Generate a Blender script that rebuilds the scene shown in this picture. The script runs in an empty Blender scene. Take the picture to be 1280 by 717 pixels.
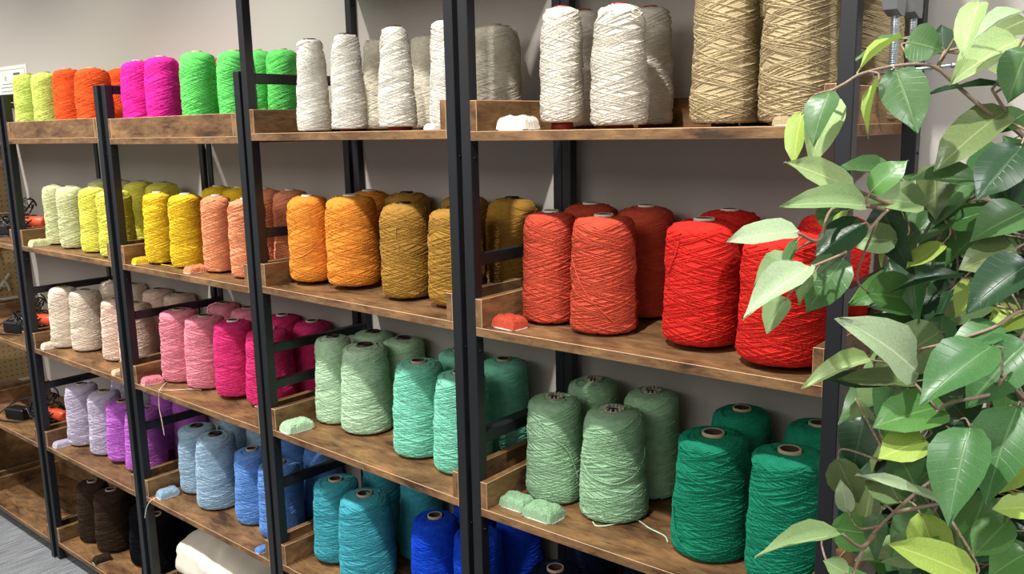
import bpy, bmesh, math, random
from mathutils import Vector, Matrix
random.seed(7)
SC = bpy.context.scene
COL = SC.collection
# ------------------------------------------------------------------ camera
cam_d = bpy.data.cameras.new('camera'); cam = bpy.data.objects.new('camera', cam_d); COL.objects.link(cam)
cam_d.sensor_fit = 'HORIZONTAL'; cam_d.sensor_width = 36.0; cam_d.lens = 1085.816 / 1280 * 36.0
cam_d.clip_start = 0.05; cam_d.clip_end = 60
R_, U_, F_ = Vector((0.77622, 0.63014, -0.02034)), Vector((-0.09853, 0.15311, 0.98328)), Vector((-0.62272, 0.76124, -0.18093))
mw = Matrix((( R_.x, U_.x, -F_.x, 1.2036), (R_.y, U_.y, -F_.y, -1.3460), (R_.z, U_.z, -F_.z, 1.7356), (0, 0, 0, 1)))
cam.matrix_world = mw
SC.camera = cam
# ------------------------------------------------------------------ world, lamps, exposure
w = bpy.data.worlds.new('room_light'); SC.world = w; w.use_nodes = True
bg = w.node_tree.nodes['Background']; bg.inputs['Color'].default_value = (1.0, 0.985, 0.96, 1); bg.inputs['Strength'].default_value = 0.44
SC.view_settings.view_transform = 'Standard'; SC.view_settings.look = 'None'
SC.view_settings.gamma = 1.0; SC.view_settings.exposure = 0.0
def spot(x, y, z, power, aim=(0, 0.1, 0.9), size=0.035, ang=84, blend=0.95, col=(1.0, 0.97, 0.93)):
    l = bpy.data.lights.new('track_spot', 'SPOT'); l.energy = power; l.shadow_soft_size = size
    l.spot_size = math.radians(ang); l.spot_blend = blend; l.color = col
    o = bpy.data.objects.new('track_spot', l); COL.objects.link(o); o.location = (x, y, z)
    o.rotation_euler = (Vector(aim) - Vector((x, y, z))).to_track_quat('-Z', 'Y').to_euler()
    return o
spot(-3.60, -1.0, 3.14, 222, (-3.2, 0.1, 0.55))
spot(-2.40, -1.0, 3.14, 140, (-2.3, 0.1, 0.55))
spot(-1.25, -1.0, 3.14, 222, (-1.1, 0.1, 0.55))
spot(0.45, -1.0, 3.14, 222, (0.4, 0.1, 0.55))
spot(2.15, -1.0, 3.14, 150, (1.6, 0.3, 1.3), col=(0.97, 0.98, 1.0))

_a = bpy.data.lights.new('added_fill', 'AREA'); _a.shape = 'RECTANGLE'; _a.size = 5.0; _a.size_y = 1.2; _a.energy = 65; _a.color = (1.0, 0.97, 0.93)  # added soft fill lamp, lifts the shaded wall behind the upper shelves
_o = bpy.data.objects.new('added_fill', _a); COL.objects.link(_o); _o.location = (-1.0, -3.6, 3.1)
_o.rotation_euler = (Vector((-1.0, 0.2, 1.6)) - Vector((-1.0, -3.6, 3.1))).to_track_quat('-Z', 'Y').to_euler()

# ------------------------------------------------------------------ materials
def lin(c):
    r = []
    for v in c:
        v /= 255.0
        r.append(v / 12.92 if v <= 0.04045 else ((v + 0.055) / 1.055) ** 2.4)
    return (r[0], r[1], r[2], 1.0)
def newmat(name, col=None, rough=0.6, metal=0.0, spec=0.5):
    m = bpy.data.materials.new(name); m.use_nodes = True
    nt = m.node_tree; b = nt.nodes['Principled BSDF']
    if col is not None: b.inputs['Base Color'].default_value = lin(col)
    b.inputs['Roughness'].default_value = rough; b.inputs['Metallic'].default_value = metal
    b.inputs['Specular IOR Level'].default_value = spec
    return m, nt, b
def N(nt, t, **kw):
    n = nt.nodes.new(t)
    for k, v in kw.items():
        if k in n.inputs: n.inputs[k].default_value = v
        else: setattr(n, k, v)
    return n
def bump(nt, b, src, strength, dist):
    bp = N(nt, 'ShaderNodeBump'); bp.inputs['Strength'].default_value = strength; bp.inputs['Distance'].default_value = dist
    nt.links.new(src, bp.inputs['Height']); nt.links.new(bp.outputs[0], b.inputs['Normal']); return bp
def ramp(nt, src, stops):
    r = N(nt, 'ShaderNodeValToRGB'); e = r.color_ramp.elements
    while len(e) < len(stops): e.new(0.5)
    for i, (p, c) in enumerate(stops): e[i].position = p; e[i].color = c
    nt.links.new(src, r.inputs[0]); return r

def wall_mat():
    m, nt, b = newmat('wall_paper', (188, 182, 173), 0.85, spec=0.2)
    tc = N(nt, 'ShaderNodeTexCoord')
    n = N(nt, 'ShaderNodeTexNoise'); n.inputs['Scale'].default_value = 260; n.inputs['Detail'].default_value = 3
    nt.links.new(tc.outputs['Object'], n.inputs['Vector'])
    mp = N(nt, 'ShaderNodeMapping'); mp.inputs['Scale'].default_value = (1, 1, 2.2); nt.links.new(tc.outputs['Object'], mp.inputs[0]); nt.links.new(mp.outputs[0], n.inputs['Vector'])
    bump(nt, b, n.outputs[0], 0.35, 0.0012)
    return m
def carpet_mat():
    m, nt, b = newmat('carpet_loop', (150, 152, 155), 0.95, spec=0.1)
    tc = N(nt, 'ShaderNodeTexCoord'); mp = N(nt, 'ShaderNodeMapping'); mp.inputs['Scale'].default_value = (260, 5, 1); mp.inputs['Rotation'].default_value = (0, 0, math.radians(1))
    nt.links.new(tc.outputs['Object'], mp.inputs[0])
    n = N(nt, 'ShaderNodeTexNoise'); n.inputs['Scale'].default_value = 1.0; n.inputs['Detail'].default_value = 4; nt.links.new(mp.outputs[0], n.inputs['Vector'])
    n2 = N(nt, 'ShaderNodeTexNoise'); n2.inputs['Scale'].default_value = 420; nt.links.new(tc.outputs['Object'], n2.inputs['Vector'])
    mx = N(nt, 'ShaderNodeMath', operation='ADD'); nt.links.new(n.outputs[0], mx.inputs[0]); nt.links.new(n2.outputs[0], mx.inputs[1])
    r = ramp(nt, mx.outputs[0], [(0.40, lin((78, 81, 85))), (0.5, lin((130, 133, 137))), (0.60, lin((186, 188, 191)))])
    md = N(nt, 'ShaderNodeMath', operation='MULTIPLY'); md.inputs[1].default_value = 0.5; nt.links.new(mx.outputs[0], md.inputs[0]); nt.links.new(md.outputs[0], r.inputs[0])
    nt.links.new(r.outputs[0], b.inputs['Base Color']); bump(nt, b, mx.outputs[0], 0.6, 0.003)
    return m
def wood_mat(name, dark, mid, light, axis='X'):
    m, nt, b = newmat(name, mid, 0.5, spec=0.35)
    tc = N(nt, 'ShaderNodeTexCoord'); oi = N(nt, 'ShaderNodeObjectInfo')
    ad = N(nt, 'ShaderNodeVectorMath', operation='ADD'); sc = N(nt, 'ShaderNodeMath', operation='MULTIPLY'); sc.inputs[1].default_value = 37.0
    nt.links.new(oi.outputs['Random'], sc.inputs[0]); nt.links.new(tc.outputs['Object'], ad.inputs[0]); nt.links.new(sc.outputs[0], ad.inputs[1])
    mp = N(nt, 'ShaderNodeMapping'); mp.inputs['Scale'].default_value = {'X': (4, 14, 14), 'Y': (14, 4, 14)}[axis]; nt.links.new(ad.outputs[0], mp.inputs[0])
    g = N(nt, 'ShaderNodeTexNoise'); g.inputs['Scale'].default_value = 2.6; g.inputs['Detail'].default_value = 9; g.inputs['Roughness'].default_value = 0.68; g.inputs['Distortion'].default_value = 1.1
    nt.links.new(mp.outputs[0], g.inputs['Vector'])
    mp2 = N(nt, 'ShaderNodeMapping'); mp2.inputs['Scale'].default_value = {'X': (1, 2.2, 2.2), 'Y': (2.2, 1, 2.2)}[axis]; nt.links.new(ad.outputs[0], mp2.inputs[0])
    bl = N(nt, 'ShaderNodeTexNoise'); bl.inputs['Scale'].default_value = 7.5; bl.inputs['Detail'].default_value = 5; bl.inputs['Roughness'].default_value = 0.55; bl.inputs['Distortion'].default_value = 0.6
    nt.links.new(mp2.outputs[0], bl.inputs['Vector'])
    mx = N(nt, 'ShaderNodeMath', operation='MULTIPLY_ADD'); mx.inputs[1].default_value = 0.40; nt.links.new(g.outputs[0], mx.inputs[0])
    m5 = N(nt, 'ShaderNodeMath', operation='MULTIPLY'); m5.inputs[1].default_value = 0.60; nt.links.new(bl.outputs[0], m5.inputs[0]); nt.links.new(m5.outputs[0], mx.inputs[2])
    r = ramp(nt, mx.outputs[0], [(0.36, lin(dark)), (0.45, lin(mid)), (0.52, lin((126, 96, 64))), (0.62, lin(light))])
    fine = N(nt, 'ShaderNodeTexNoise'); fine.inputs['Scale'].default_value = 10; fine.inputs['Detail'].default_value = 6; fine.inputs['Roughness'].default_value = 0.8
    mp3 = N(nt, 'ShaderNodeMapping'); mp3.inputs['Scale'].default_value = {'X': (3, 30, 30), 'Y': (30, 3, 30)}[axis]; nt.links.new(ad.outputs[0], mp3.inputs[0]); nt.links.new(mp3.outputs[0], fine.inputs['Vector'])
    fr = ramp(nt, fine.outputs[0], [(0.38, (0.22, 0.19, 0.17, 1)), (0.46, (1, 1, 1, 1))])
    mm = N(nt, 'ShaderNodeMix', data_type='RGBA', blend_type='MULTIPLY'); mm.inputs[0].default_value = 0.75
    nt.links.new(r.outputs[0], mm.inputs[6]); nt.links.new(fr.outputs[0], mm.inputs[7]); nt.links.new(mm.outputs[2], b.inputs['Base Color'])
    bump(nt, b, fine.outputs[0], 0.15, 0.001)
    return m
WALL = wall_mat(); CARPET = carpet_mat()
WOOD_X = wood_mat('rustic_board', (62, 44, 30), (110, 78, 50), (158, 116, 74), 'X')
WOOD_Y = wood_mat('rustic_side_board', (60, 44, 30), (112, 80, 50), (160, 118, 76), 'Y')
EDGE, _, _ = newmat('board_edge_trim', (196, 160, 122), 0.6)
METAL, _nt, _b = newmat('black_powder_coat', (23, 25, 29), 0.42, 0.0, 0.5)
_n = N(_nt, 'ShaderNodeTexNoise'); _n.inputs['Scale'].default_value = 900; bump(_nt, _b, _n.outputs[0], 0.15, 0.0003)
BOLT, _, _ = newmat('black_bolt', (8, 8, 10), 0.35, 0.3)
def yarn_mat(name, col, hair=1.0):
    if max(col) > 90: col = tuple(v * 0.93 + 200 * 0.07 for v in col)      # brighter colours are mixed slightly toward light grey
    m, nt, b = newmat('yarn_' + name, col, 0.95, spec=0.08)
    b.inputs['Sheen Weight'].default_value = 0.25 * hair; b.inputs['Sheen Roughness'].default_value = 0.5
    b.inputs['Sheen Tint'].default_value = lin(col)
    tc = N(nt, 'ShaderNodeTexCoord'); sx = N(nt, 'ShaderNodeSeparateXYZ'); nt.links.new(tc.outputs['Object'], sx.inputs[0])
    at = N(nt, 'ShaderNodeMath', operation='ARCTAN2'); nt.links.new(sx.outputs[1], at.inputs[0]); nt.links.new(sx.outputs[0], at.inputs[1])
    ns = N(nt, 'ShaderNodeTexNoise'); ns.inputs['Scale'].default_value = 16; ns.inputs['Detail'].default_value = 2; nt.links.new(tc.outputs['Object'], ns.inputs['Vector'])
    outs = []
    for sgn, fz, fa in ((1, 1750, 34), (-1, 1600, 30)):
        a = N(nt, 'ShaderNodeMath', operation='MULTIPLY'); a.inputs[1].default_value = fz; nt.links.new(sx.outputs[2], a.inputs[0])
        c = N(nt, 'ShaderNodeMath', operation='MULTIPLY_ADD'); c.inputs[1].default_value = sgn * fa; nt.links.new(at.outputs[0], c.inputs[0]); nt.links.new(a.outputs[0], c.inputs[2])
        d = N(nt, 'ShaderNodeMath', operation='MULTIPLY_ADD'); d.inputs[1].default_value = 20; nt.links.new(ns.outputs[0], d.inputs[0]); nt.links.new(c.outputs[0], d.inputs[2])
        s = N(nt, 'ShaderNodeMath', operation='SINE'); nt.links.new(d.outputs[0], s.inputs[0]); outs.append(s)
    mxx = N(nt, 'ShaderNodeMath', operation='MAXIMUM'); nt.links.new(outs[0].outputs[0], mxx.inputs[0]); nt.links.new(outs[1].outputs[0], mxx.inputs[1])
    fz = N(nt, 'ShaderNodeTexNoise'); fz.inputs['Scale'].default_value = 700; fz.inputs['Detail'].default_value = 2; nt.links.new(tc.outputs['Object'], fz.inputs['Vector'])
    sm = N(nt, 'ShaderNodeMath', operation='MULTIPLY_ADD'); sm.inputs[1].default_value = 0.7; nt.links.new(fz.outputs[0], sm.inputs[0]); nt.links.new(mxx.outputs[0], sm.inputs[2])
    bump(nt, b, sm.outputs[0], 0.4, 0.0010)
    v = N(nt, 'ShaderNodeTexNoise'); v.inputs['Scale'].default_value = 60; nt.links.new(tc.outputs['Object'], v.inputs['Vector'])
    c = lin(col); r = ramp(nt, v.outputs[0], [(0.3, (c[0] * .86, c[1] * .86, c[2] * .86, 1)), (0.7, (min(c[0] * 1.06, 1), min(c[1] * 1.06, 1), min(c[2] * 1.06, 1), 1))])
    nt.links.new(r.outputs[0], b.inputs['Base Color'])
    return m
YC = dict(rust=(200, 74, 50), red=(218, 38, 30), sage=(152, 192, 150), emerald=(20, 128, 94), navy=(18, 24, 48), orange=(240, 150, 52), mustard=(166, 122, 48),
    mint=(190, 224, 184), aqua=(130, 216, 184), cyan=(64, 166, 180), blue=(10, 62, 200), yellow=(246, 206, 44), peach=(246, 160, 112), pink=(240, 142, 158),
    hot=(228, 50, 118), pblue=(162, 192, 214), cblue=(100, 150, 220), pale=(222, 224, 168), lemon=(244, 238, 96), cream=(240, 222, 200), blush=(238, 206, 186),
    lav=(204, 192, 214), violet=(202, 110, 214), brown=(60, 46, 36), black=(20, 21, 24), natural=(236, 228, 212), jute=(182, 162, 122), white=(248, 244, 232), ivory=(238, 230, 208),
    neonpink=(240, 40, 160), neongreen=(104, 216, 104), neonyellow=(222, 238, 116), neonorange=(246, 94, 38), peachl=(244, 206, 172))
YM = {k: yarn_mat(k, v) for k, v in YC.items()}
CARD, _, _ = newmat('cardboard_tube', (186, 164, 138), 0.8)
CARD_W, _, _ = newmat('white_paper_tube', (226, 220, 210), 0.7)
CARD_R, _, _ = newmat('red_plastic_tube', (150, 44, 36), 0.5)
CARD_D, _, _ = newmat('dark_plastic_tube', (44, 26, 20), 0.45)
CARD_G, _, _ = newmat('grey_notched_tube', (176, 168, 152), 0.6)
HOLE_SHADE, _, _ = newmat('tube_inside_shade', (58, 44, 36), 0.9)  # shade inside the tube bore, painted in as a darker colour
BACKING, _, _ = newmat('white_backing_cloth', (232, 228, 222), 0.9)

# ------------------------------------------------------------------ mesh helpers
def link(name, me, mat=None, parent=None, loc=None, rot=None):
    o = bpy.data.objects.new(name, me); COL.objects.link(o)
    if mat is not None and me is not None and not me.materials: me.materials.append(mat)
    if parent is not None: o.parent = parent
    if loc is not None: o.location = loc
    if rot is not None: o.rotation_euler = rot
    return o
def empty(name, loc=(0, 0, 0), rz=0.0, parent=None):
    o = bpy.data.objects.new(name, None); COL.objects.link(o); o.location = loc; o.rotation_euler = (0, 0, rz)
    o.empty_display_size = 0.05
    if parent: o.parent = parent
    return o
def tag(o, label=None, cat=None, group=None, kind=None):
    if label: o['label'] = label
    if cat: o['category'] = cat
    if group: o['group'] = group
    if kind: o['kind'] = kind
    return o
def mesh(name, verts, faces, smooth=False):
    me = bpy.data.meshes.new(name); me.from_pydata([tuple(v) for v in verts], [], faces); me.update()
    if smooth: me.polygons.foreach_set('use_smooth', [True] * len(me.polygons))
    return me
def box_me(name, x0, x1, y0, y1, z0, z1, bev=0.0, trim=None):
    bm = bmesh.new(); bmesh.ops.create_cube(bm, size=1)
    for v in bm.verts: v.co = Vector(((x0 + x1) / 2 + v.co.x * (x1 - x0), (y0 + y1) / 2 + v.co.y * (y1 - y0), (z0 + z1) / 2 + v.co.z * (z1 - z0)))
    if bev: bmesh.ops.bevel(bm, geom=bm.edges[:], offset=bev, segments=1, affect='EDGES')
    if trim:
        for f in bm.faces:
            f.material_index = 0 if max(abs(c) for c in f.normal) > .99 else 1
    me = bpy.data.meshes.new(name); bm.to_mesh(me); bm.free()
    if trim:
        me.materials.append(trim); me.materials.append(EDGE)
    return me
def lathe(name, prof, seg=48, smooth=True, wob=None):
    V = []; Fc = []
    for i, (r, z) in enumerate(prof):
        for k in range(seg):
            a = 2 * math.pi * k / seg; rr = r + (wob(a, z) if wob else 0)
            V.append((rr * math.cos(a), rr * math.sin(a), z))
    for i in range(len(prof) - 1):
        for k in range(seg):
            k2 = (k + 1) % seg; Fc.append((i * seg + k, i * seg + k2, (i + 1) * seg + k2, (i + 1) * seg + k))
    return V, Fc
def tube_vf(pts, rad, sides=6, caps=True, V=None, Fc=None, nfix=None):
    """tube along pts; rad number or list"""
    V = [] if V is None else V; Fc = [] if Fc is None else Fc
    n = len(pts); base = len(V); prev = None
    for i, p in enumerate(pts):
        t = (pts[min(i + 1, n - 1)] - pts[max(i - 1, 0)]).normalized()
        if prev is None:
            ref = Vector((0, 0, 1)) if abs(t.z) < 0.9 else Vector((1, 0, 0)); u = t.cross(ref).normalized()
        else:
            u = (prev - t * prev.dot(t)); u = u.normalized() if u.length > 1e-6 else t.orthogonal().normalized()
        prev = u; v = t.cross(u); r = rad[i] if isinstance(rad, (list, tuple)) else rad
        for k in range(sides):
            a = 2 * math.pi * k / sides; V.append(p + (u * math.cos(a) + v * math.sin(a)) * r)
    for i in range(n - 1):
        for k in range(sides):
            k2 = (k + 1) % sides; Fc.append((base + i * sides + k, base + i * sides + k2, base + (i + 1) * sides + k2, base + (i + 1) * sides + k))
    if caps:
        Fc.append(tuple(base + k for k in range(sides))[::-1]); Fc.append(tuple(base + (n - 1) * sides + k for k in range(sides)))
    return V, Fc
def catmull(P, m=8):
    P = [Vector(p) for p in P]; out = []
    Q = [P[0] * 2 - P[1]] + P + [P[-1] * 2 - P[-2]]
    for i in range(1, len(Q) - 2):
        a, b, c, d = Q[i - 1], Q[i], Q[i + 1], Q[i + 2]
        for k in range(m):
            t = k / m; out.append(0.5 * ((2 * b) + (c - a) * t + (2 * a - 5 * b + 4 * c - d) * t * t + (3 * b - a - 3 * c + d) * t ** 3))
    out.append(P[-1]); return out
def tube_obj(name, P, rad, mat, parent=None, sides=8, m=8, smooth=True):
    pts = catmull(P, m) if len(P) > 2 else [Vector(p) for p in P]
    if isinstance(rad, (list, tuple)):
        n = len(pts); rad = [rad[0] + (rad[1] - rad[0]) * i / (n - 1) for i in range(n)]
    V, Fc = tube_vf(pts, rad, sides); return link(name, mesh(name, V, Fc, smooth), mat, parent)

# ------------------------------------------------------------------ room
tag(link('floor', box_me('floor', -6, 4, -4.5, 0.42, -0.05, 0.0), CARPET), 'grey striped loop carpet tile floor', 'floor', kind='structure')
tag(link('wall_back', box_me('wall_back', -6, 4, 0.405, 0.5, -0.05, 3.6), WALL), 'pale grey wall behind the racks', 'wall', kind='structure')

# ------------------------------------------------------------------ racks
ZL = [1.7285, 1.3180, 0.9075, 0.4976, 0.0781]      # shelf top surfaces above the floor
ZT = 2.14
W, DP, PO, TH_ = 0.74, 0.38, 0.026, 0.019
RK = {-2: (-4.0077, 0.064, -0.018, 0.0), -1: (-3.2063, 0.057, -0.018, 0.0), 0: (-2.4049, 0.0509, -0.018, 0.0018), 1: (-1.6035, 0.0451, -0.0231, -0.0025), 2: (-0.8058, 0.0305, -0.0405, 0.0043), 3: (0.0, 0.0, 0.0, 0.0)}
RNAME = {-1: 'half-empty rack at the left edge', 0: 'fourth rack from the plant', 1: 'third rack from the plant', 2: 'second rack from the plant', 3: 'rack beside the plant'}
LNAME = ['eye-level shelf', 'second shelf', 'third shelf', 'fourth shelf', 'bottom shelf']
BOARD = box_me('board', 0.0005, W - 0.0005, 0, DP, -TH_, 0, 0.0009, WOOD_X)
SIDE = box_me('side_board', -0.009, 0.009, 0, 0.357, 0, 0.062, 0.0009, WOOD_Y)
BACKB = box_me('back_board', 0.0195, W - 0.0195, 0.36, 0.377, 0, 0.062, 0.0009, WOOD_X)
FRONTB = box_me('front_board', 0.0195, W - 0.0195, 0.0, 0.017, 0, 0.062, 0.0009, WOOD_X)
RAIL = box_me('rail', -0.0105, 0.0105, PO, 0.354, -0.0125, 0.0125, 0.001)
bv, bf = lathe('b', [(0.0001, 0.0015), (0.0022, 0.0015), (0.0032, 0.0), (0.0032, -0.002)], 10)
BOLTM = mesh('bolt', [(z + 0.0005, x, y) for x, y, z in bv], bf, True)
POSTS = {}
def post_me(h):
    if h not in POSTS: POSTS[h] = box_me('post', -PO / 2, PO / 2, -PO / 2, PO / 2, 0, h, 0.0015)
    return POSTS[h]
RAILS = {-2: [('r', 0, .153)], -1: [('l', 0, .153), ('r', 0, .153)], 0: [('l', 2, .228), ('l', 3, .245), ('l', 0, .153), ('r', 0, .153)], 1: [('l', 2, .228), ('l', 3, .245), ('l', 0, .153), ('r', 0, .153)],
         2: [('l', 0, .142), ('l', 1, .142), ('l', 2, .228), ('l', 2, .125), ('l', 3, .238), ('r', 2, .14)], 3: [('l', 1, .142), ('l', 2, .155), ('r', 1, .142)]}
def rack(un):
    x0, y0, yw, z0 = RK[un]
    root = empty('shelving_rack', (x0, y0, 0), yw)
    tall = un >= 2
    tag(root, {-2: 'farthest rack carrying the pegboards, cut off by the left edge of the photo', -1: 'rack at the left edge of the photo holding orange tools, not yarn', 0: 'lower rack with neon yellow and neon orange yarn on top',
               1: 'lower rack with neon pink and neon green yarn on top', 2: 'tall rack with slim white cones above orange and mustard yarn', 3: 'tall rack beside the plant holding jute, red and emerald yarn'}[un],
        'shelving rack', 'rustic wood and black metal racks along the wall')
    h = ZT + 0.17 if tall else ZL[0] + 0.1665
    for px in (-PO / 2, W + PO / 2):
        for py in (PO / 2, DP - PO / 2):
            link('post', post_me(h), METAL, root, (px, py, 0))
    for lv, z in enumerate(([ZT] if tall else []) + ZL):
        zz = z + z0
        b = link('shelf_board', BOARD, WOOD_X, root, (0, 0, zz))
        link('side_board', SIDE, WOOD_Y, b, (0.0095, 0, 0)); link('side_board', SIDE, WOOD_Y, b, (W - 0.0095, 0, 0))
        top = (not tall and lv == 0)
        link('front_board' if top else 'back_board', FRONTB if top else BACKB, WOOD_X, b)
        for px in (0, W + PO):
            for zo in (-0.055, ):
                link('bolt', BOLTM, BOLT, root, (px, PO / 2, zz + zo)); link('bolt', BOLTM, BOLT, root, (px, DP - PO / 2, zz + zo))
    for sd, lv, dz in RAILS[un]:
        link('side_rail', RAIL, METAL, root, (-PO / 2 if sd == 'l' else W + PO / 2, 0, ZL[lv] + z0 + dz))
    for px in (-PO / 2, W + PO / 2):   # rails under the lowest board
        link('side_rail', RAIL, METAL, root, (px, 0, ZL[4] + z0 - 0.034))
    link('front_rail', box_me('front_rail', 0, W, 0.002, 0.022, 0, 0.024), METAL, root, (0, 0.012, ZL[4] + z0 - TH_ - 0.0245))
    return root
for un in (-2, -1, 0, 1, 2, 3): rack(un)
def wpos(un, lx, ly, lz):
    x0, y0, yw, z0 = RK[un]
    return Vector((x0 + lx * math.cos(yw) - ly * math.sin(yw), y0 + lx * math.sin(yw) + ly * math.cos(yw), z0 + lz))

# ------------------------------------------------------------------ yarn cones: wound thread as real geometry
KIND = {  # profile (radius fraction, height fraction): from the bottom edge to the hole on top
 'std': dict(r=.070, h=.232, hole=.0195, p=[(.84, 0), (.95, .010), (.995, .035), (1.0, .08), (.985, .25), (.955, .45), (.92, .65), (.887, .82), (.868, .90), (.845, .94), (.79, .964), (.66, .979), (.50, .989), (.37, .997), (.30, .985)], turns=2.0, n=24),
 'barrel': dict(r=.072, h=.235, hole=.019, p=[(.74, 0), (.88, .010), (.96, .035), (.995, .08), (1.0, .2), (.995, .4), (.98, .6), (.958, .77), (.93, .87), (.885, .925), (.80, .955), (.66, .975), (.50, .988), (.36, .997), (.29, .985)], turns=1.9, n=24),
 'slim': dict(r=.058, h=.230, hole=.015, p=[(.86, 0), (.95, .01), (.99, .035), (1.0, .08), (.99, .3), (.97, .5), (.945, .7), (.925, .87), (.90, .925), (.83, .957), (.64, .975), (.48, .99), (.38, .998), (.31, .985)], turns=2.1, n=20),
 'tall': dict(r=.050, h=.230, hole=.015, p=[(.84, 0), (.95, .015), (1.0, .05), (1.0, .12), (.97, .3), (.93, .5), (.885, .7), (.84, .86), (.79, .94), (.70, .975), (.55, .99), (.42, 1.0), (.33, .995)], turns=2.3, n=20),
 'slimtall': dict(r=.045, h=.232, hole=.016, p=[(.88, 0), (.97, .015), (1.0, .05), (.99, .12), (.94, .3), (.88, .5), (.81, .7), (.745, .88), (.72, .95), (.66, .98), (.56, .99), (.47, 1.0), (.38, .993)], turns=2.7, n=22),
 'big': dict(r=.063, h=.299, hole=.017, p=[(.84, 0), (.95, .012), (1.0, .04), (1.0, .10), (.98, .3), (.95, .5), (.92, .7), (.89, .88), (.84, .94), (.74, .975), (.55, .99), (.40, 1.0), (.30, .993)], turns=2.3, n=24)}
def prof_at(P, cum, s):
    s = max(0, min(1, s)) * cum[-1]
    for i in range(len(P) - 1):
        if s <= cum[i + 1] or i == len(P) - 2:
            t = (s - cum[i]) / max(1e-9, cum[i + 1] - cum[i]); a, b = P[i], P[i + 1]
            d = ((b[0] - a[0]), (b[1] - a[1])); L = math.hypot(*d) or 1
            return a[0] + d[0] * t, a[1] + d[1] * t, d[1] / L, -d[0] / L
def yarn_mesh(kind, seed, hero=True):
    K = KIND[kind]; rnd = random.Random(seed); r0, h0 = K['r'], K['h']
    P = [(a * r0, b * h0) for a, b in K['p']]
    cum = [0]
    for i in range(len(P) - 1): cum.append(cum[-1] + math.hypot(P[i + 1][0] - P[i][0], P[i + 1][1] - P[i][1]))
    ph = [rnd.uniform(0, 6.28) for _ in range(6)]
    def wob(a, z): return 0.0012 * math.sin(a * 2 + ph[0] + z * 18) + 0.0009 * math.sin(3 * a + ph[1] - z * 40) + 0.0009 * math.sin(z * 95 + ph[2])
    fine = []
    for i in range(len(P) - 1):
        m = 3 if 2 < i < len(P) - 6 else 2
        for k in range(m): fine.append((P[i][0] + (P[i + 1][0] - P[i][0]) * k / m, P[i][1] + (P[i + 1][1] - P[i][1]) * k / m))
    fine.append(P[-1]); hole = K['hole']
    body = [(hole, 0.0)] + fine + [(hole * 0.98, h0 * .985), (hole * 0.98, h0 * .90), (hole * .98, 0.0)]
    V, Fc = lathe('y', body, 40, True, lambda a, z: wob(a, z) - .0014 if z > 0.004 else 0)
    mats = [0] * len(Fc)
    # strands
    TR = {'tall': .00125, 'slimtall': .0011, 'slim': .0013}.get(kind, .00155)
    for fam in (1, -1):
        n = K['n']
        for j in range(n):
            a0 = 2 * math.pi * (j + rnd.uniform(-.28, .28)) / n; turns = K['turns'] * rnd.uniform(.86, 1.14)
            s0 = rnd.uniform(0.0, .05); s1 = rnd.uniform(.74, .97)
            steps = int(turns * 26); drift = rnd.uniform(-.3, .3); lift = rnd.uniform(.2, 1.0)
            rows = []
            for i in range(steps + 1):
                t = i / steps; s = s0 + (s1 - s0) * (t + .03 * math.sin(t * 9 + j + drift * 9))
                r, z, nr, nz = prof_at(P, cum, s); a = a0 + fam * 2 * math.pi * turns * t
                r += wob(a, z); off = TR * (0.3 + 0.6 * lift + .35 * math.sin(t * 40 + j * 2.1))
                c, sn = math.cos(a), math.sin(a)
                # across-direction in the surface (along profile)
                tr_, tz_ = -nz, nr
                wv = TR * 1.05
                rows.append([((r - .0016 * nr + tr_ * wv) * c, (r - .0016 * nr + tr_ * wv) * sn, z - .0016 * nz + tz_ * wv),
                             ((r + (off + .0006) * nr) * c, (r + (off + .0006) * nr) * sn, z + (off + .0006) * nz),
                             ((r - .0016 * nr - tr_ * wv) * c, (r - .0016 * nr - tr_ * wv) * sn, z - .0016 * nz - tz_ * wv)])
            b = len(V)
            for rw in rows: V.extend(rw)
            for i in range(steps):
                for q in range(2): Fc.append((b + i * 3 + q, b + (i + 1) * 3 + q, b + (i + 1) * 3 + q + 1, b + i * 3 + q + 1))
    me = mesh('yarn_' + kind, V, Fc, True); me.materials.append(YM['sage']); return me
def core_mesh(kind, notched=False):
    K = KIND[kind]; ro, h0 = K['hole'], K['h']; t = .0035
    if not notched:
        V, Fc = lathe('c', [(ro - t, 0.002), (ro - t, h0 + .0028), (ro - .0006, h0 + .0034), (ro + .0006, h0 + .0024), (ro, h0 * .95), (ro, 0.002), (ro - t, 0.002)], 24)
        me = mesh('core', V, Fc, True); me.materials.append(CARD); me.materials.append(HOLE_SHADE); me.polygons.foreach_set('material_index', [1 if i < 24 else 0 for i in range(len(Fc))]); return me
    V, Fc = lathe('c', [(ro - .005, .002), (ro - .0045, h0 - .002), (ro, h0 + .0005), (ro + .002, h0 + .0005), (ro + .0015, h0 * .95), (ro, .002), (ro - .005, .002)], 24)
    for k in range(12):
        a = k * math.pi / 6; c, s = math.cos(a), math.sin(a); b = len(V)
        for rr, zz in ((ro - .0045, h0 * .95), (ro + .0022, h0 * .97), (ro + .0022, h0 + .005), (ro - .0045, h0 + .005)):
            for dd in (-.0018, .0018): V.append((rr * c - dd * s, rr * s + dd * c, zz))
        Fc += [(b, b + 2, b + 3, b + 1), (b + 2, b + 4, b + 5, b + 3), (b + 4, b + 6, b + 7, b + 5), (b, b + 1, b + 7, b + 6), (b, b + 6, b + 4, b + 2), (b + 1, b + 3, b + 5, b + 7)]
    me = mesh('core_notched', V, Fc); me.materials.append(CARD_G); me.materials.append(HOLE_SHADE); me.polygons.foreach_set('material_index', [1 if i < 24 else 0 for i in range(len(Fc))]); return me
YMESH = {k: [yarn_mesh(k, 11 * i + 3) for i in range(3 if k in ('std', 'barrel') else 2)] for k in KIND}
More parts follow.
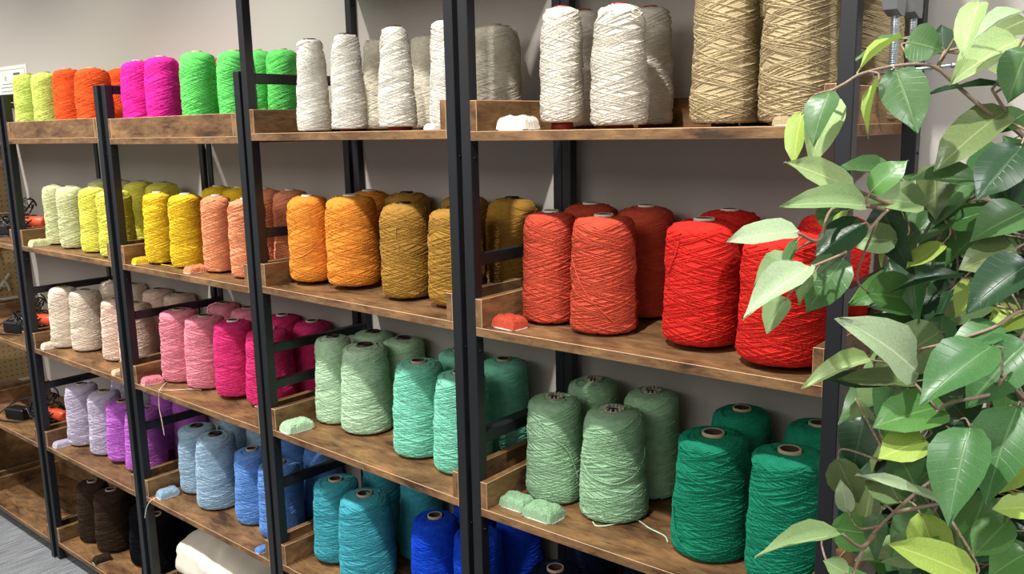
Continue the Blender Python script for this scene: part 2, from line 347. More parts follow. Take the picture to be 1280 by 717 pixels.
CORE = {k: core_mesh(k) for k in KIND}; CORE_N = core_mesh('std', True)
fv, ff = lathe('f', [(0.012, 0), (0.024, 0.0), (0.026, 0.001), (0.024, 0.012), (0.012, 0.012)], 24)
FOOT = mesh('foot', fv, ff, True)
COLN = dict(rust='rust-red', red='bright red', sage='sage green', emerald='emerald green', navy='dark navy', orange='orange', mustard='mustard', mint='pale mint', aqua='aqua green', cyan='teal blue', blue='royal blue',
    yellow='golden yellow', peach='peach', pink='baby pink', hot='hot pink', pblue='pale blue', cblue='cornflower blue', pale='pale lime-cream', lemon='lemon yellow', cream='cream', blush='blush beige', lav='lavender grey',
    violet='violet', brown='dark brown', black='black', natural='undyed off-white', jute='jute beige', white='slim white', ivory='ivory', neonpink='neon pink', neongreen='neon green', neonyellow='neon yellow', neonorange='neon orange', peachl='pale peach')
CORECOL = {'rust': CARD_W, 'red': CARD_W, 'orange': CARD_W, 'yellow': CARD_W, 'peach': CARD_W, 'hot': CARD_W, 'natural': CARD_R, 'white': CARD_D, 'jute': CARD_D, 'mint': CARD_D, 'mustard': CARD_D, 'pblue': CARD_D}
FOOTCOL = {'natural': CARD_R, 'white': CARD_R}
CONES = [
  (3, 1, 'front', 'std', 'rust', 0.0947, 0.1452, 0.0628, 0.2319, 0.006),
  (3, 1, 'front', 'std', 'rust', 0.2392, 0.131, 0.07, 0.2318, 0.006),
  (3, 1, 'front', 'barrel', 'red', 0.4599, 0.1337, 0.0729, 0.2305, 0.01),
  (3, 1, 'front', 'barrel', 'red', 0.6355, 0.0914, 0.0762, 0.222, 0.01),
  (3, 1, 'back', 'barrel', 'rust', 0.09, 0.305, 0.068, 0.236, 0.006),
  (3, 1, 'back', 'barrel', 'rust', 0.235, 0.305, 0.068, 0.236, 0.006),
  (3, 1, 'back', 'barrel', 'red', 0.43, 0.305, 0.068, 0.236, 0.006),
  (3, 1, 'back', 'barrel', 'red', 0.64, 0.305, 0.068, 0.236, 0.006),
  (3, 2, 'front', 'std', 'sage', 0.0917, 0.1561, 0.0665, 0.2306, 0.003),
  (3, 2, 'front', 'std', 'sage', 0.2447, 0.16, 0.0727, 0.2295, 0.003),
  (3, 2, 'front', 'std', 'emerald', 0.4867, 0.1366, 0.0763, 0.2346, 0.003),
  (3, 2, 'front', 'std', 'emerald', 0.6453, 0.1184, 0.0727, 0.2414, 0.003),
  (3, 2, 'back', 'std', 'sage', 0.096, 0.305, 0.068, 0.232, 0.006),
  (3, 2, 'back', 'std', 'sage', 0.253, 0.305, 0.068, 0.232, 0.006),
  (3, 2, 'back', 'std', 'emerald', 0.469, 0.305, 0.068, 0.232, 0.006),
  (3, 2, 'back', 'std', 'emerald', 0.63, 0.305, 0.068, 0.232, 0.006),
  (3, 3, 'front', 'std', 'navy', 0.1, 0.14, 0.07, 0.232, 0.006),
  (3, 3, 'front', 'std', 'navy', 0.25, 0.14, 0.07, 0.232, 0.006),
  (3, 3, 'front', 'std', 'navy', 0.45, 0.14, 0.07, 0.232, 0.006),
  (3, 3, 'front', 'std', 'navy', 0.62, 0.14, 0.07, 0.232, 0.006),
  (3, 3, 'back', 'std', 'navy', 0.09, 0.305, 0.066, 0.232, 0.006),
  (3, 3, 'back', 'std', 'navy', 0.25, 0.305, 0.066, 0.232, 0.006),
  (3, 3, 'back', 'std', 'navy', 0.46, 0.305, 0.066, 0.232, 0.006),
  (3, 3, 'back', 'std', 'navy', 0.63, 0.305, 0.066, 0.232, 0.006),
  (2, 1, 'front', 'barrel', 'orange', 0.0792, 0.1108, 0.0582, 0.2287, 0.012),
  (2, 1, 'front', 'barrel', 'orange', 0.2276, 0.1402, 0.0697, 0.2329, 0.012),
  (2, 1, 'front', 'barrel', 'mustard', 0.4551, 0.1252, 0.062, 0.2273, 0.008),
  (2, 1, 'front', 'barrel', 'mustard', 0.6219, 0.133, 0.0646, 0.2229, 0.008),
  (2, 1, 'back', 'barrel', 'orange', 0.1, 0.305, 0.066, 0.236, 0.006),
  (2, 1, 'back', 'barrel', 'mustard', 0.265, 0.305, 0.066, 0.236, 0.006),
  (2, 1, 'back', 'barrel', 'mustard', 0.485, 0.305, 0.066, 0.236, 0.006),
  (2, 1, 'back', 'barrel', 'mustard', 0.65, 0.305, 0.066, 0.236, 0.006),
  (2, 2, 'front', 'std', 'mint', 0.0798, 0.1668, 0.0588, 0.243, 0.006),
  (2, 2, 'front', 'std', 'mint', 0.2119039363531609, 0.174, 0.072, 0.237, 0.006),
  (2, 2, 'front', 'std', 'aqua', 0.4575, 0.1492, 0.0706, 0.2359, 0.006),
  (2, 2, 'front', 'std', 'aqua', 0.6174, 0.1409, 0.071, 0.2364, 0.006),
  (2, 2, 'back', 'std', 'mint', 0.09, 0.305, 0.066, 0.232, 0.006),
  (2, 2, 'back', 'std', 'mint', 0.225, 0.305, 0.066, 0.232, 0.006),
  (2, 2, 'back', 'std', 'aqua', 0.45, 0.305, 0.066, 0.232, 0.006),
  (2, 2, 'back', 'std', 'aqua', 0.61, 0.305, 0.066, 0.232, 0.006),
  (2, 3, 'front', 'std', 'cyan', 0.093, 0.137, 0.072, 0.2292, 0.012),
  (2, 3, 'front', 'std', 'cyan', 0.2484, 0.1179, 0.078, 0.2354, 0.01),
  (2, 3, 'front', 'std', 'blue', 0.5075338580115408, 0.1394, 0.0675, 0.243, 0.006),
  (2, 3, 'front', 'std', 'blue', 0.6430661419884591, 0.1594, 0.068, 0.236, 0.006),
  (2, 3, 'back', 'std', 'cyan', 0.1, 0.305, 0.066, 0.232, 0.006),
  (2, 3, 'back', 'std', 'cyan', 0.27, 0.305, 0.066, 0.232, 0.006),
  (2, 3, 'back', 'std', 'blue', 0.49, 0.305, 0.066, 0.232, 0.006),
  (2, 3, 'back', 'std', 'blue', 0.65, 0.305, 0.066, 0.232, 0.006),
  (1, 1, 'front', 'slim', 'yellow', 0.0998, 0.0906, 0.049, 0.2265, 0.006),
  (1, 1, 'front', 'slim', 'yellow', 0.2543, 0.1034, 0.0575, 0.2258, 0.006),
  (1, 1, 'front', 'slim', 'peach', 0.4348, 0.1025, 0.0479, 0.2273, 0.006),
  (1, 1, 'front', 'slim', 'peach', 0.5979, 0.1007, 0.0552, 0.2241, 0.006),
  (1, 1, 'back', 'slim', 'yellow', 0.17, 0.27, 0.058, 0.238, 0.006),
  (1, 1, 'back', 'slim', 'yellow', 0.3, 0.27, 0.058, 0.238, 0.006),
  (1, 1, 'back', 'slim', 'peach', 0.44, 0.27, 0.058, 0.238, 0.006),
  (1, 1, 'back', 'slim', 'peach', 0.58, 0.27, 0.058, 0.238, 0.006),
  (1, 2, 'front', 'std', 'pink', 0.09090000000000001, 0.133, 0.0699, 0.238, 0.006),
  (1, 2, 'front', 'std', 'pink', 0.23374537094354858, 0.1456, 0.072, 0.2323, 0.006),
  (1, 2, 'front', 'std', 'hot', 0.4097, 0.1429, 0.068, 0.2331, 0.012),
  (1, 2, 'front', 'std', 'hot', 0.5723, 0.161, 0.075, 0.2261, 0.01),
  (1, 2, 'back', 'std', 'pink', 0.09, 0.305, 0.066, 0.232, 0.006),
  (1, 2, 'back', 'std', 'pink', 0.24, 0.305, 0.066, 0.232, 0.006),
  (1, 2, 'back', 'std', 'hot', 0.44, 0.305, 0.066, 0.232, 0.006),
  (1, 2, 'back', 'std', 'hot', 0.6, 0.305, 0.066, 0.232, 0.006),
  (1, 3, 'front', 'std', 'pblue', 0.091, 0.1606, 0.07, 0.2272, 0.006),
  (1, 3, 'front', 'std', 'pblue', 0.2624, 0.1316, 0.0728, 0.243, 0.006),
  (1, 3, 'front', 'std', 'cblue', 0.4665, 0.1384, 0.0633, 0.2347, 0.006),
  (1, 3, 'front', 'std', 'cblue', 0.6122, 0.1378, 0.07, 0.2245, 0.006),
  (1, 3, 'back', 'std', 'pblue', 0.1, 0.305, 0.066, 0.232, 0.006),
  (1, 3, 'back', 'std', 'pblue', 0.28, 0.305, 0.066, 0.232, 0.006),
  (1, 3, 'back', 'std', 'cblue', 0.45, 0.305, 0.066, 0.232, 0.006),
  (1, 3, 'back', 'std', 'cblue', 0.61, 0.305, 0.066, 0.232, 0.006),
  (0, 1, 'front', 'slim', 'pale', 0.088, 0.115, 0.0504, 0.2248, 0.006),
  (0, 1, 'front', 'slim', 'pale', 0.2663, 0.0955, 0.0529, 0.225, 0.006),
  (0, 1, 'front', 'slim', 'lemon', 0.4568, 0.0922, 0.0537, 0.2279, 0.006),
  (0, 1, 'front', 'slim', 'lemon', 0.6431, 0.0786, 0.0597, 0.226, 0.006),
  (0, 1, 'back', 'slim', 'pale', 0.15, 0.27, 0.06, 0.238, 0.006),
  (0, 1, 'back', 'slim', 'pale', 0.29, 0.27, 0.06, 0.238, 0.006),
  (0, 1, 'back', 'slim', 'lemon', 0.45, 0.27, 0.06, 0.238, 0.006),
  (0, 1, 'back', 'slim', 'lemon', 0.62, 0.27, 0.06, 0.238, 0.006),
  (0, 2, 'front', 'std', 'cream', 0.0803, 0.0999, 0.0593, 0.2337, 0.006),
  (0, 2, 'front', 'std', 'cream', 0.2079, 0.1312, 0.0643, 0.2309, 0.006),
  (0, 2, 'front', 'std', 'blush', 0.4564, 0.1352, 0.0614, 0.222, 0.006),
  (0, 2, 'front', 'std', 'blush', 0.5973, 0.1349, 0.0654, 0.2247, 0.006),
  (0, 2, 'back', 'std', 'cream', 0.09, 0.305, 0.066, 0.232, 0.006),
  (0, 2, 'back', 'std', 'cream', 0.24, 0.305, 0.066, 0.232, 0.006),
  (0, 2, 'back', 'std', 'blush', 0.445, 0.305, 0.066, 0.232, 0.006),
  (0, 2, 'back', 'std', 'blush', 0.608, 0.305, 0.066, 0.232, 0.006),
  (0, 3, 'front', 'std', 'lav', 0.0898, 0.1257, 0.0688, 0.2422, 0.006),
  (0, 3, 'front', 'std', 'lav', 0.2697, 0.1343, 0.0681, 0.243, 0.006),
  (0, 3, 'front', 'std', 'violet', 0.4125, 0.1383, 0.068, 0.222, 0.012),
  (0, 3, 'front', 'std', 'violet', 0.5657, 0.1397, 0.072, 0.2221, 0.012),
  (0, 3, 'back', 'std', 'lav', 0.1, 0.305, 0.066, 0.232, 0.006),
  (0, 3, 'back', 'std', 'lav', 0.26, 0.305, 0.066, 0.232, 0.006),
  (0, 3, 'back', 'std', 'violet', 0.43, 0.305, 0.066, 0.232, 0.006),
  (0, 3, 'back', 'std', 'violet', 0.6, 0.305, 0.066, 0.232, 0.006),
  (0, 4, 'front', 'std', 'brown', 0.0898, 0.1265, 0.0688, 0.2427, 0.006),
  (0, 4, 'front', 'std', 'brown', 0.23313038756662868, 0.1368, 0.0734, 0.2399, 0.006),
  (0, 4, 'front', 'std', 'black', 0.456629440279236, 0.1655, 0.07, 0.2273, 0.006),
  (0, 4, 'front', 'std', 'black', 0.5952705597207639, 0.1372, 0.07, 0.236, 0.006),
  (0, 4, 'back', 'std', 'brown', 0.09, 0.305, 0.066, 0.232, 0.006),
  (0, 4, 'back', 'std', 'brown', 0.25, 0.305, 0.066, 0.232, 0.006),
  (0, 4, 'back', 'std', 'black', 0.45, 0.305, 0.066, 0.232, 0.006),
  (0, 4, 'back', 'std', 'black', 0.61, 0.305, 0.066, 0.232, 0.006),
  (3, 0, 'front', 'tall', 'natural', 0.1388, 0.13, 0.0459, 0.2262, 0.014),
  (3, 0, 'front', 'tall', 'natural', 0.2821, 0.12, 0.055, 0.2238, 0.006),
  (3, 0, 'back', 'tall', 'natural', 0.0919, 0.28, 0.048, 0.2444, 0.006),
  (3, 0, 'back', 'tall', 'natural', 0.2508, 0.29, 0.0489, 0.2368, 0.006),
  (3, 0, 'front', 'big', 'jute', 0.5035, 0.12, 0.0599, 0.2992, 0.006),
  (3, 0, 'front', 'big', 'jute', 0.6453, 0.1, 0.0658, 0.2992, 0.006),
  (3, 0, 'back', 'big', 'jute', 0.6993, 0.29, 0.0521, 0.2664, 0.006),
  (3, 0, 'back', 'big', 'jute', 0.4795, 0.29, 0.0553, 0.2792, 0.006),
  (2, 0, 'front', 'slimtall', 'white', 0.1058, 0.13, 0.0458, 0.2343, 0.003),
  (2, 0, 'front', 'slimtall', 'white', 0.2558, 0.13, 0.0448, 0.2325, 0.006),
  (2, 0, 'front', 'slimtall', 'white', 0.4752, 0.1, 0.0442, 0.2276, 0.008),
  (2, 0, 'front', 'slimtall', 'white', 0.6379, 0.11, 0.0437, 0.2298, 0.006),
  (2, 0, 'back', 'std', 'ivory', 0.201, 0.3, 0.0614, 0.2366, 0.006),
  (2, 0, 'back', 'std', 'ivory', 0.3887, 0.3, 0.0602, 0.2301, 0.006),
  (2, 0, 'back', 'std', 'ivory', 0.6299, 0.28, 0.0628, 0.2317, 0.006),
  (2, 0, 'back', 'std', 'ivory', 0.0364, 0.3, 0.047, 0.2318, 0.006),
  (1, 0, 'front', 'barrel', 'neonpink', 0.0808, 0.078, 0.0567, 0.2341, 0.006),
  (1, 0, 'front', 'barrel', 'neonpink', 0.2065, 0.09, 0.0541, 0.239, 0.006),
  (1, 0, 'front', 'barrel', 'neongreen', 0.4193, 0.09, 0.0547, 0.2392, 0.006),
  (1, 0, 'front', 'barrel', 'neongreen', 0.616, 0.09, 0.0531, 0.2282, 0.006),
  (1, 0, 'back', 'barrel', 'neongreen', 0.4285, 0.29, 0.0542, 0.2529, 0.006),
  (1, 0, 'back', 'barrel', 'neongreen', 0.5602, 0.29, 0.0525, 0.2463, 0.006),
  (1, 0, 'back', 'barrel', 'neonpink', 0.09, 0.26, 0.056, 0.24, 0.006),
  (1, 0, 'back', 'barrel', 'neonpink', 0.23, 0.26, 0.056, 0.24, 0.006),
  (0, 0, 'front', 'barrel', 'neonyellow', 0.0421, 0.078, 0.0544, 0.2332, 0.006),
  (0, 0, 'front', 'barrel', 'neonyellow', 0.1905, 0.085, 0.053, 0.2315, 0.006),
  (0, 0, 'front', 'barrel', 'neonorange', 0.3841, 0.08, 0.0536, 0.2322, 0.006),
  (0, 0, 'front', 'barrel', 'neonorange', 0.5712, 0.08, 0.0593, 0.2246, 0.006),
  (0, 0, 'back', 'barrel', 'neonyellow', 0.09, 0.26, 0.056, 0.24, 0.006),
  (0, 0, 'back', 'barrel', 'neonyellow', 0.22, 0.26, 0.056, 0.24, 0.006),
  (0, 0, 'back', 'barrel', 'neonorange', 0.42, 0.26, 0.056, 0.24, 0.006),
  (0, 0, 'back', 'barrel', 'neonorange', 0.6, 0.26, 0.056, 0.24, 0.006),
]
SWATCHES = [(3, 0, 0.0908, 0.045, 0.0936, 'natural'), (3, 0, 0.6494, 0.045, 0.0518, 'jute'), (3, 1, 0.0609, 0.042, 0.0849, 'rust'), (3, 2, 0.0521, 0.0572, 0.0855, 'sage'), (3, 2, 0.1378, 0.05, 0.095, 'sage'), (2, 0, 0.6515, 0.045, 0.0422, 'white'), (2, 2, 0.0563, 0.042, 0.0945, 'mint'), (1, 1, 0.056, 0.042, 0.0901, 'yellow'), (1, 1, 0.3826, 0.0471, 0.0936, 'peach'), (1, 2, 0.0504, 0.0313, 0.0978, 'pink'), (1, 3, 0.0557, 0.0518, 0.1062, 'pblue'), (1, 3, 0.6721, 0.0101, 0.0625, 'cblue'), (0, 1, 0.0653, 0.042, 0.1057, 'pale'), (0, 2, 0.056, 0.042, 0.1018, 'cream'), (0, 2, 0.6603, 0.014, 0.073, 'peachl'), (0, 3, 0.056, 0.042, 0.0975, 'lav'), (0, 4, 0.3137, 0.0397, 0.1014, 'brown')]
THREADS = {'pink': [(-1.3346, 0.1337, 0.907), (-1.3738, 0.1168, 0.907), (-1.4122, 0.0733, 0.907), (-1.4541, 0.0491, 0.907)], 'pink2': [(-1.4076, 0.137, 0.907), (-1.4714, 0.1602, 0.907), (-1.5239, 0.1702, 0.907), (-1.5356, 0.1501, 0.907), (-1.5107, 0.1094, 0.907), (-1.4199, 0.0381, 0.9186), (-1.4358, 0.0381, 0.8858), (-1.4382, 0.0381, 0.8442), (-1.4313, 0.0381, 0.8125), (-1.4232, 0.0381, 0.7589)], 'sage': [(0.2389, 0.0875, 0.9095), (0.2561, 0.0768, 0.9095), (0.2755, 0.096, 0.9095), (0.2897, 0.13, 0.9095), (0.3061, 0.1516, 0.9095), (0.35, 0.133, 0.9095), (0.3899, 0.1223, 0.9095), (0.41, 0.1026, 0.9095)], 'pblue': [(-1.553, 0.069, 0.4971), (-1.5603, 0.0553, 0.4971), (-1.5683, 0.0381, 0.4864), (-1.5957, 0.0381, 0.4553), (-1.6143, 0.0381, 0.4142)], 'yellow': [(-1.3799, 0.1427, 1.3175), (-1.3511, 0.1034, 1.3175), (-1.4106, 0.1044, 1.3175), (-1.4694, 0.107, 1.3175)], 'blueb': []}
LEAVES = [
 ((0.9068, -0.28, 1.8258), (0.8729, -0.3403, 1.799), 0.0161, 'lime', 40),
 ((0.9028, -0.2563, 1.8285), (0.8606, -0.294, 1.8152), 0.0203, 'mid', 30),
 ((0.9144, -0.2882, 1.8204), (0.9516, -0.2862, 1.811), 0.0389, 'mid', 10),
 ((0.9826, -0.2761, 1.8574), (0.9787, -0.3314, 1.8042), 0.0287, 'light', 10),
 ((0.9353, -0.2081, 1.8091), (0.9288, -0.205, 1.8443), 0.0282, 'dark', 0),
 ((1.0293, -0.2808, 1.8427), (0.9932, -0.3405, 1.8263), 0.0246, 'pale', 20),
 ((1.0147, -0.1875, 1.8433), (0.9853, -0.2147, 1.8299), 0.0361, 'olive', 0),
 ((1.012, -0.2085, 1.8196), (0.9664, -0.2924, 1.7895), 0.0475, 'light', 0),
 ((1.006, -0.2517, 1.7692), (0.9439, -0.3015, 1.7734), 0.014, 'dark', 50),
 ((0.9169, -0.333, 1.7891), (0.9512, -0.3599, 1.7234), 0.0426, 'mid', -10),
 ((0.9083, -0.3556, 1.7787), (0.8956, -0.3799, 1.7203), 0.0103, 'lime', 50),
 ((0.8714, -0.402, 1.766), (0.866, -0.444, 1.7185), 0.0318, 'mid', 10),
 ((0.8638, -0.3698, 1.7618), (0.8598, -0.4155, 1.6935), 0.0346, 'light', -20),
 ((0.832, -0.3734, 1.7455), (0.8333, -0.4108, 1.6939), 0.0265, 'lime', 20),
 ((0.8908, -0.3716, 1.6615), (0.8455, -0.4396, 1.6969), 0.0344, 'light', 0),
 ((0.9171, -0.3076, 1.6742), (0.8617, -0.3492, 1.6898), 0.0289, 'mid', 20),
 ((0.9123, -0.3807, 1.6593), (0.9423, -0.3737, 1.6965), 0.0305, 'bright', 0),
 ((0.913, -0.3966, 1.6453), (0.8563, -0.4655, 1.6611), 0.0318, 'lightgreen', 0),
 ((0.8672, -0.4657, 1.6226), (0.8213, -0.5288, 1.6257), 0.0328, 'pale', 5),
 ((0.9102, -0.39, 1.6275), (0.8717, -0.4293, 1.5949), 0.0394, 'dark', 0),
 ((0.8888, -0.482, 1.5906), (0.8517, -0.5592, 1.5591), 0.0335, 'pale', 0),
 ((0.8523, -0.4448, 1.5962), (0.8234, -0.4753, 1.5676), 0.0274, 'lightgreen', 0),
 ((0.8581, -0.4638, 1.552), (0.841, -0.4855, 1.5192), 0.0305, 'lightgreen', 10),
 ((0.9006, -0.4194, 1.5924), (0.8738, -0.454, 1.5391), 0.0424, 'mid', -10),
 ((0.8606, -0.4475, 1.6117), (0.8502, -0.4624, 1.5846), 0.0153, 'mid', 20),
 ((0.8824, -0.45, 1.5814), (0.8682, -0.4694, 1.5489), 0.0218, 'lightgreen', 20),
 ((0.9731, -0.3889, 1.4709), (0.9343, -0.4686, 1.5455), 0.0544, 'pale', 10),
 ((0.9321, -0.4186, 1.4869), (0.8872, -0.4845, 1.4749), 0.0218, 'light', 0),
 ((0.9684, -0.3703, 1.4549), (0.9042, -0.4198, 1.4676), 0.026, 'olive', 10),
 ((0.936, -0.3718, 1.4497), (0.8867, -0.4104, 1.457), 0.0212, 'dark', 0),
 ((1.0389, -0.3788, 1.5079), (0.9914, -0.4535, 1.4679), 0.0497, 'glossy', 0),
 ((1.038, -0.3248, 1.5174), (0.9933, -0.3658, 1.4986), 0.0356, 'glossy', 10),
 ((1.0632, -0.3333, 1.5053), (1.019, -0.3835, 1.4463), 0.053, 'glossy', -10),
 ((1.0027, -0.3977, 1.4426), (0.9544, -0.4648, 1.437), 0.0492, 'bright', 0),
 ((0.9936, -0.4253, 1.4132), (0.9606, -0.4685, 1.4003), 0.0375, 'lime', 0),
 ((1.0339, -0.4265, 1.4349), (1.031, -0.4982, 1.3647), 0.048, 'glossy', 0),
 ((1.0665, -0.3827, 1.4517), (1.0522, -0.4516, 1.377), 0.052, 'glossy', 0),
 ((1.0457, -0.3838, 1.3529), (1.0336, -0.4077, 1.2939), 0.0414, 'bright', -15),
 ((1.0553, -0.4679, 1.298), (0.9996, -0.5284, 1.3456), 0.0367, 'lime', 0),
 ((1.0144, -0.4359, 1.352), (0.9545, -0.5008, 1.3958), 0.0144, 'pale', 20),
 ((0.9371, -0.494, 1.3183), (0.883, -0.5759, 1.3262), 0.0226, 'lightgreen', 10),
 ((0.9144, -0.361, 1.4035), (0.906, -0.3831, 1.3394), 0.0401, 'dark', 0),
 ((0.8905, -0.3793, 1.3537), (0.9161, -0.3718, 1.2971), 0.035, 'olive', 10),
 ((1.0107, -0.2411, 1.7425), (0.962, -0.3322, 1.6925), 0.047, 'olive', 0),
 ((1.0392, -0.3053, 1.7059), (1.0121, -0.3654, 1.6565), 0.0443, 'dark', -10),
 ((0.9972, -0.2831, 1.6673), (0.9405, -0.3267, 1.6791), 0.0297, 'mid', 10),
 ((1.0305, -0.2618, 1.8084), (1.0195, -0.2837, 1.7538), 0.039, 'mid', -20),
 ((1.0863, -0.3901, 1.4079), (1.0602, -0.4194, 1.3744), 0.0348, 'lime', 0),
 ((1.0941, -0.4084, 1.3593), (1.0618, -0.4343, 1.3617), 0.0266, 'lime', 0),
 ((1.07, -0.3944, 1.3354), (1.0435, -0.4246, 1.2996), 0.0357, 'bright', 0),
 ((1.0079, -0.2743, 1.5569), (0.9853, -0.3015, 1.5207), 0.0304, 'lime', 0),
 ((1.0519, -0.2717, 1.5269), (1.0198, -0.3022, 1.5089), 0.0385, 'lime', 10),
 ((1.0543, -0.2957, 1.5834), (1.0047, -0.3463, 1.5415), 0.0458, 'dark', 0),
 ((1.0341, -0.2579, 1.591), (0.9876, -0.2994, 1.5766), 0.0442, 'olive', 0),
 ((0.9669, -0.2855, 1.5959), (0.935, -0.3171, 1.5728), 0.0307, 'lime', 20),
 ((0.9909, -0.2873, 1.5608), (0.9275, -0.3396, 1.559), 0.0152, 'dark', 30),
 ((0.851, -0.3705, 1.637), (0.8929, -0.3445, 1.6022), 0.0271, 'mid', 0),
 ((0.8837, -0.3569, 1.6372), (0.8675, -0.3842, 1.5781), 0.0179, 'lime', 40),
 ((0.9153, -0.2926, 1.6331), (0.9014, -0.3184, 1.572), 0.0147, 'lime', 40),
 ((0.9756, -0.2003, 1.8139), (0.9485, -0.2158, 1.8418), 0.0313, 'olive', 0),
 ((1.0192, -0.1856, 1.7808), (0.9869, -0.2091, 1.7933), 0.031, 'light', 0),
 ((1.0305, -0.2385, 1.7402), (1.0051, -0.2632, 1.7238), 0.0315, 'mid', 0),
 ((0.9483, -0.3031, 1.6408), (0.8942, -0.3437, 1.6562), 0.0357, 'lightgreen', 0),
 ((0.9653, -0.252, 1.6318), (0.9187, -0.298, 1.5987), 0.0405, 'mid', 0),
 ((1.001, -0.223, 1.6308), (0.9526, -0.2661, 1.6158), 0.0424, 'bright', 0),
 ((1.0393, -0.2434, 1.6342), (0.9939, -0.2864, 1.6094), 0.0442, 'mid', 0),
 ((0.9475, -0.3548, 1.3707), (0.9827, -0.3432, 1.2989), 0.0397, 'mid', 0),
 ((0.9962, -0.3683, 1.3121), (0.9598, -0.4081, 1.2702), 0.0455, 'bright', 0),
 ((0.9096, -0.3904, 1.2963), (0.899, -0.3905, 1.3324), 0.0182, 'pale', 0),
 ((0.9368, -0.4679, 1.2632), (0.9157, -0.4817, 1.2779), 0.022, 'lightgreen', 0),
 ((0.9873, -0.3997, 1.3214), (1.0137, -0.3936, 1.256), 0.0394, 'lime', 0),
 ((0.9433, -0.3872, 1.3045), (0.9389, -0.4033, 1.252), 0.0268, 'mid', 20),
 ((1.0846, -0.3666, 1.2917), (1.0552, -0.3955, 1.2714), 0.0365, 'bright', 0),
 ((0.9041, -0.3651, 1.4217), (0.9308, -0.3562, 1.3673), 0.0237, 'lightgreen', 30),
 ((1.037, -0.3353, 1.3111), (1.015, -0.3654, 1.2602), 0.0385, 'olive', 0),
 ((1.0281, -0.265, 1.361), (0.996, -0.2996, 1.3257), 0.0368, 'olive', 0),
 ((0.9681, -0.2958, 1.2286), (0.9099, -0.3469, 1.2343), 0.038, 'lightgreen', 24),
 ((1.0449, -0.2124, 1.2598), (0.9966, -0.2302, 1.2322), 0.0335, 'dark', 7),
 ((0.9266, -0.2447, 1.5137), (0.8905, -0.2261, 1.5657), 0.0307, 'dark', -1),
 ((1.0409, -0.1011, 1.1633), (0.9832, -0.1066, 1.2019), 0.0358, 'olive', 24),
 ((1.1095, -0.2632, 1.1953), (1.0568, -0.2925, 1.263), 0.0521, 'mid', -30),
 ((1.0495, -0.072, 1.4757), (1.0442, -0.0767, 1.5495), 0.0375, 'glossy', 34),
 ((1.0969, -0.2286, 1.2417), (1.0744, -0.2795, 1.3066), 0.0274, 'lightgreen', 11),
 ((1.0014, 0.0575, 1.5419), (1.0589, 0.0848, 1.5433), 0.0382, 'glossy', 0),
 ((1.0953, -0.1982, 1.5021), (1.0503, -0.2379, 1.5121), 0.0307, 'lightgreen', 0),
 ((0.9442, -0.1536, 1.2578), (0.8773, -0.246, 1.2362), 0.058, 'lightgreen', 36),
 ((0.9761, -0.2606, 1.1579), (0.9599, -0.2219, 1.2238), 0.0465, 'dark', 38),
 ((1.0424, -0.0104, 1.5696), (1.0167, -0.0241, 1.495), 0.0458, 'mid', -35),
 ((0.9826, -0.2649, 1.2195), (0.982, -0.2836, 1.298), 0.0327, 'dark', 33),
 ((1.0259, -0.0222, 1.1786), (1.0268, -0.0879, 1.1088), 0.0449, 'lightgreen', -31),
 ((0.9712, -0.0799, 1.4368), (0.9566, -0.0784, 1.3691), 0.0346, 'dark', -30),
 ((1.0334, -0.1024, 1.5763), (0.9649, -0.1622, 1.5773), 0.0419, 'mid', -22),
 ((0.9617, -0.1969, 1.4932), (0.9446, -0.2644, 1.4372), 0.0391, 'dark', -31),
 ((0.9585, -0.0697, 1.4538), (0.9119, -0.1341, 1.5406), 0.0482, 'mid', 8),
 ((0.944, -0.1608, 1.2634), (0.9355, -0.2303, 1.2167), 0.0353, 'mid', -7),
 ((0.9965, -0.2095, 1.2293), (0.9625, -0.2275, 1.1744), 0.0364, 'dark', 0),
 ((0.8842, -0.0693, 1.2611), (0.817, -0.0894, 1.2767), 0.0449, 'olive', -5),
 ((1.0817, -0.1613, 1.3819), (1.0832, -0.1604, 1.2942), 0.0382, 'dark', 21),
 ((1.0309, -0.1925, 1.1791), (0.9928, -0.2168, 1.1199), 0.0342, 'dark', -38),
 ((0.8987, -0.103, 1.1555), (0.8462, -0.1512, 1.1662), 0.0404, 'dark', -39),
 ((0.9516, -0.0734, 1.294), (0.981, -0.0946, 1.2114), 0.0495, 'dark', -24),
 ((1.0915, 0.0235, 1.3018), (1.0349, -0.0675, 1.3131), 0.0365, 'lightgreen', -22),
 ((1.018, -0.1979, 1.469), (0.9928, -0.2169, 1.5241), 0.0318, 'dark', 25),
 ((0.9403, -0.1868, 1.3061), (0.9108, -0.2137, 1.2567), 0.0363, 'lightgreen', 34),
 ((1.0573, -0.0257, 1.7079), (1.0189, -0.0981, 1.6669), 0.0341, 'dark', -23),
 ((0.995, -0.0445, 1.2622), (0.9927, -0.0857, 1.1831), 0.0441, 'lightgreen', 37),
 ((0.9498, 0.0231, 1.5011), (0.8729, -0.0496, 1.5103), 0.0593, 'mid', 31),
 ((0.9656, -0.1654, 1.4761), (0.9529, -0.1604, 1.5738), 0.0592, 'dark', 24),
 ((0.9256, -0.1646, 1.2294), (0.8662, -0.2277, 1.2425), 0.0395, 'dark', 2),
 ((0.8997, -0.2899, 1.4429), (0.9695, -0.2171, 1.419), 0.0525, 'glossy', -12),
 ((0.9741, -0.1966, 1.4824), (0.9665, -0.1987, 1.4081), 0.0434, 'dark', 6),
 ((1.0276, -0.09, 1.1962), (0.9914, -0.1448, 1.2521), 0.0339, 'mid', 26),
 ((0.9063, -0.1354, 1.5149), (0.9119, -0.1478, 1.4176), 0.0599, 'mid', -8),
 ((1.0642, -0.0497, 1.3739), (1.001, -0.0725, 1.426), 0.0461, 'olive', -25),
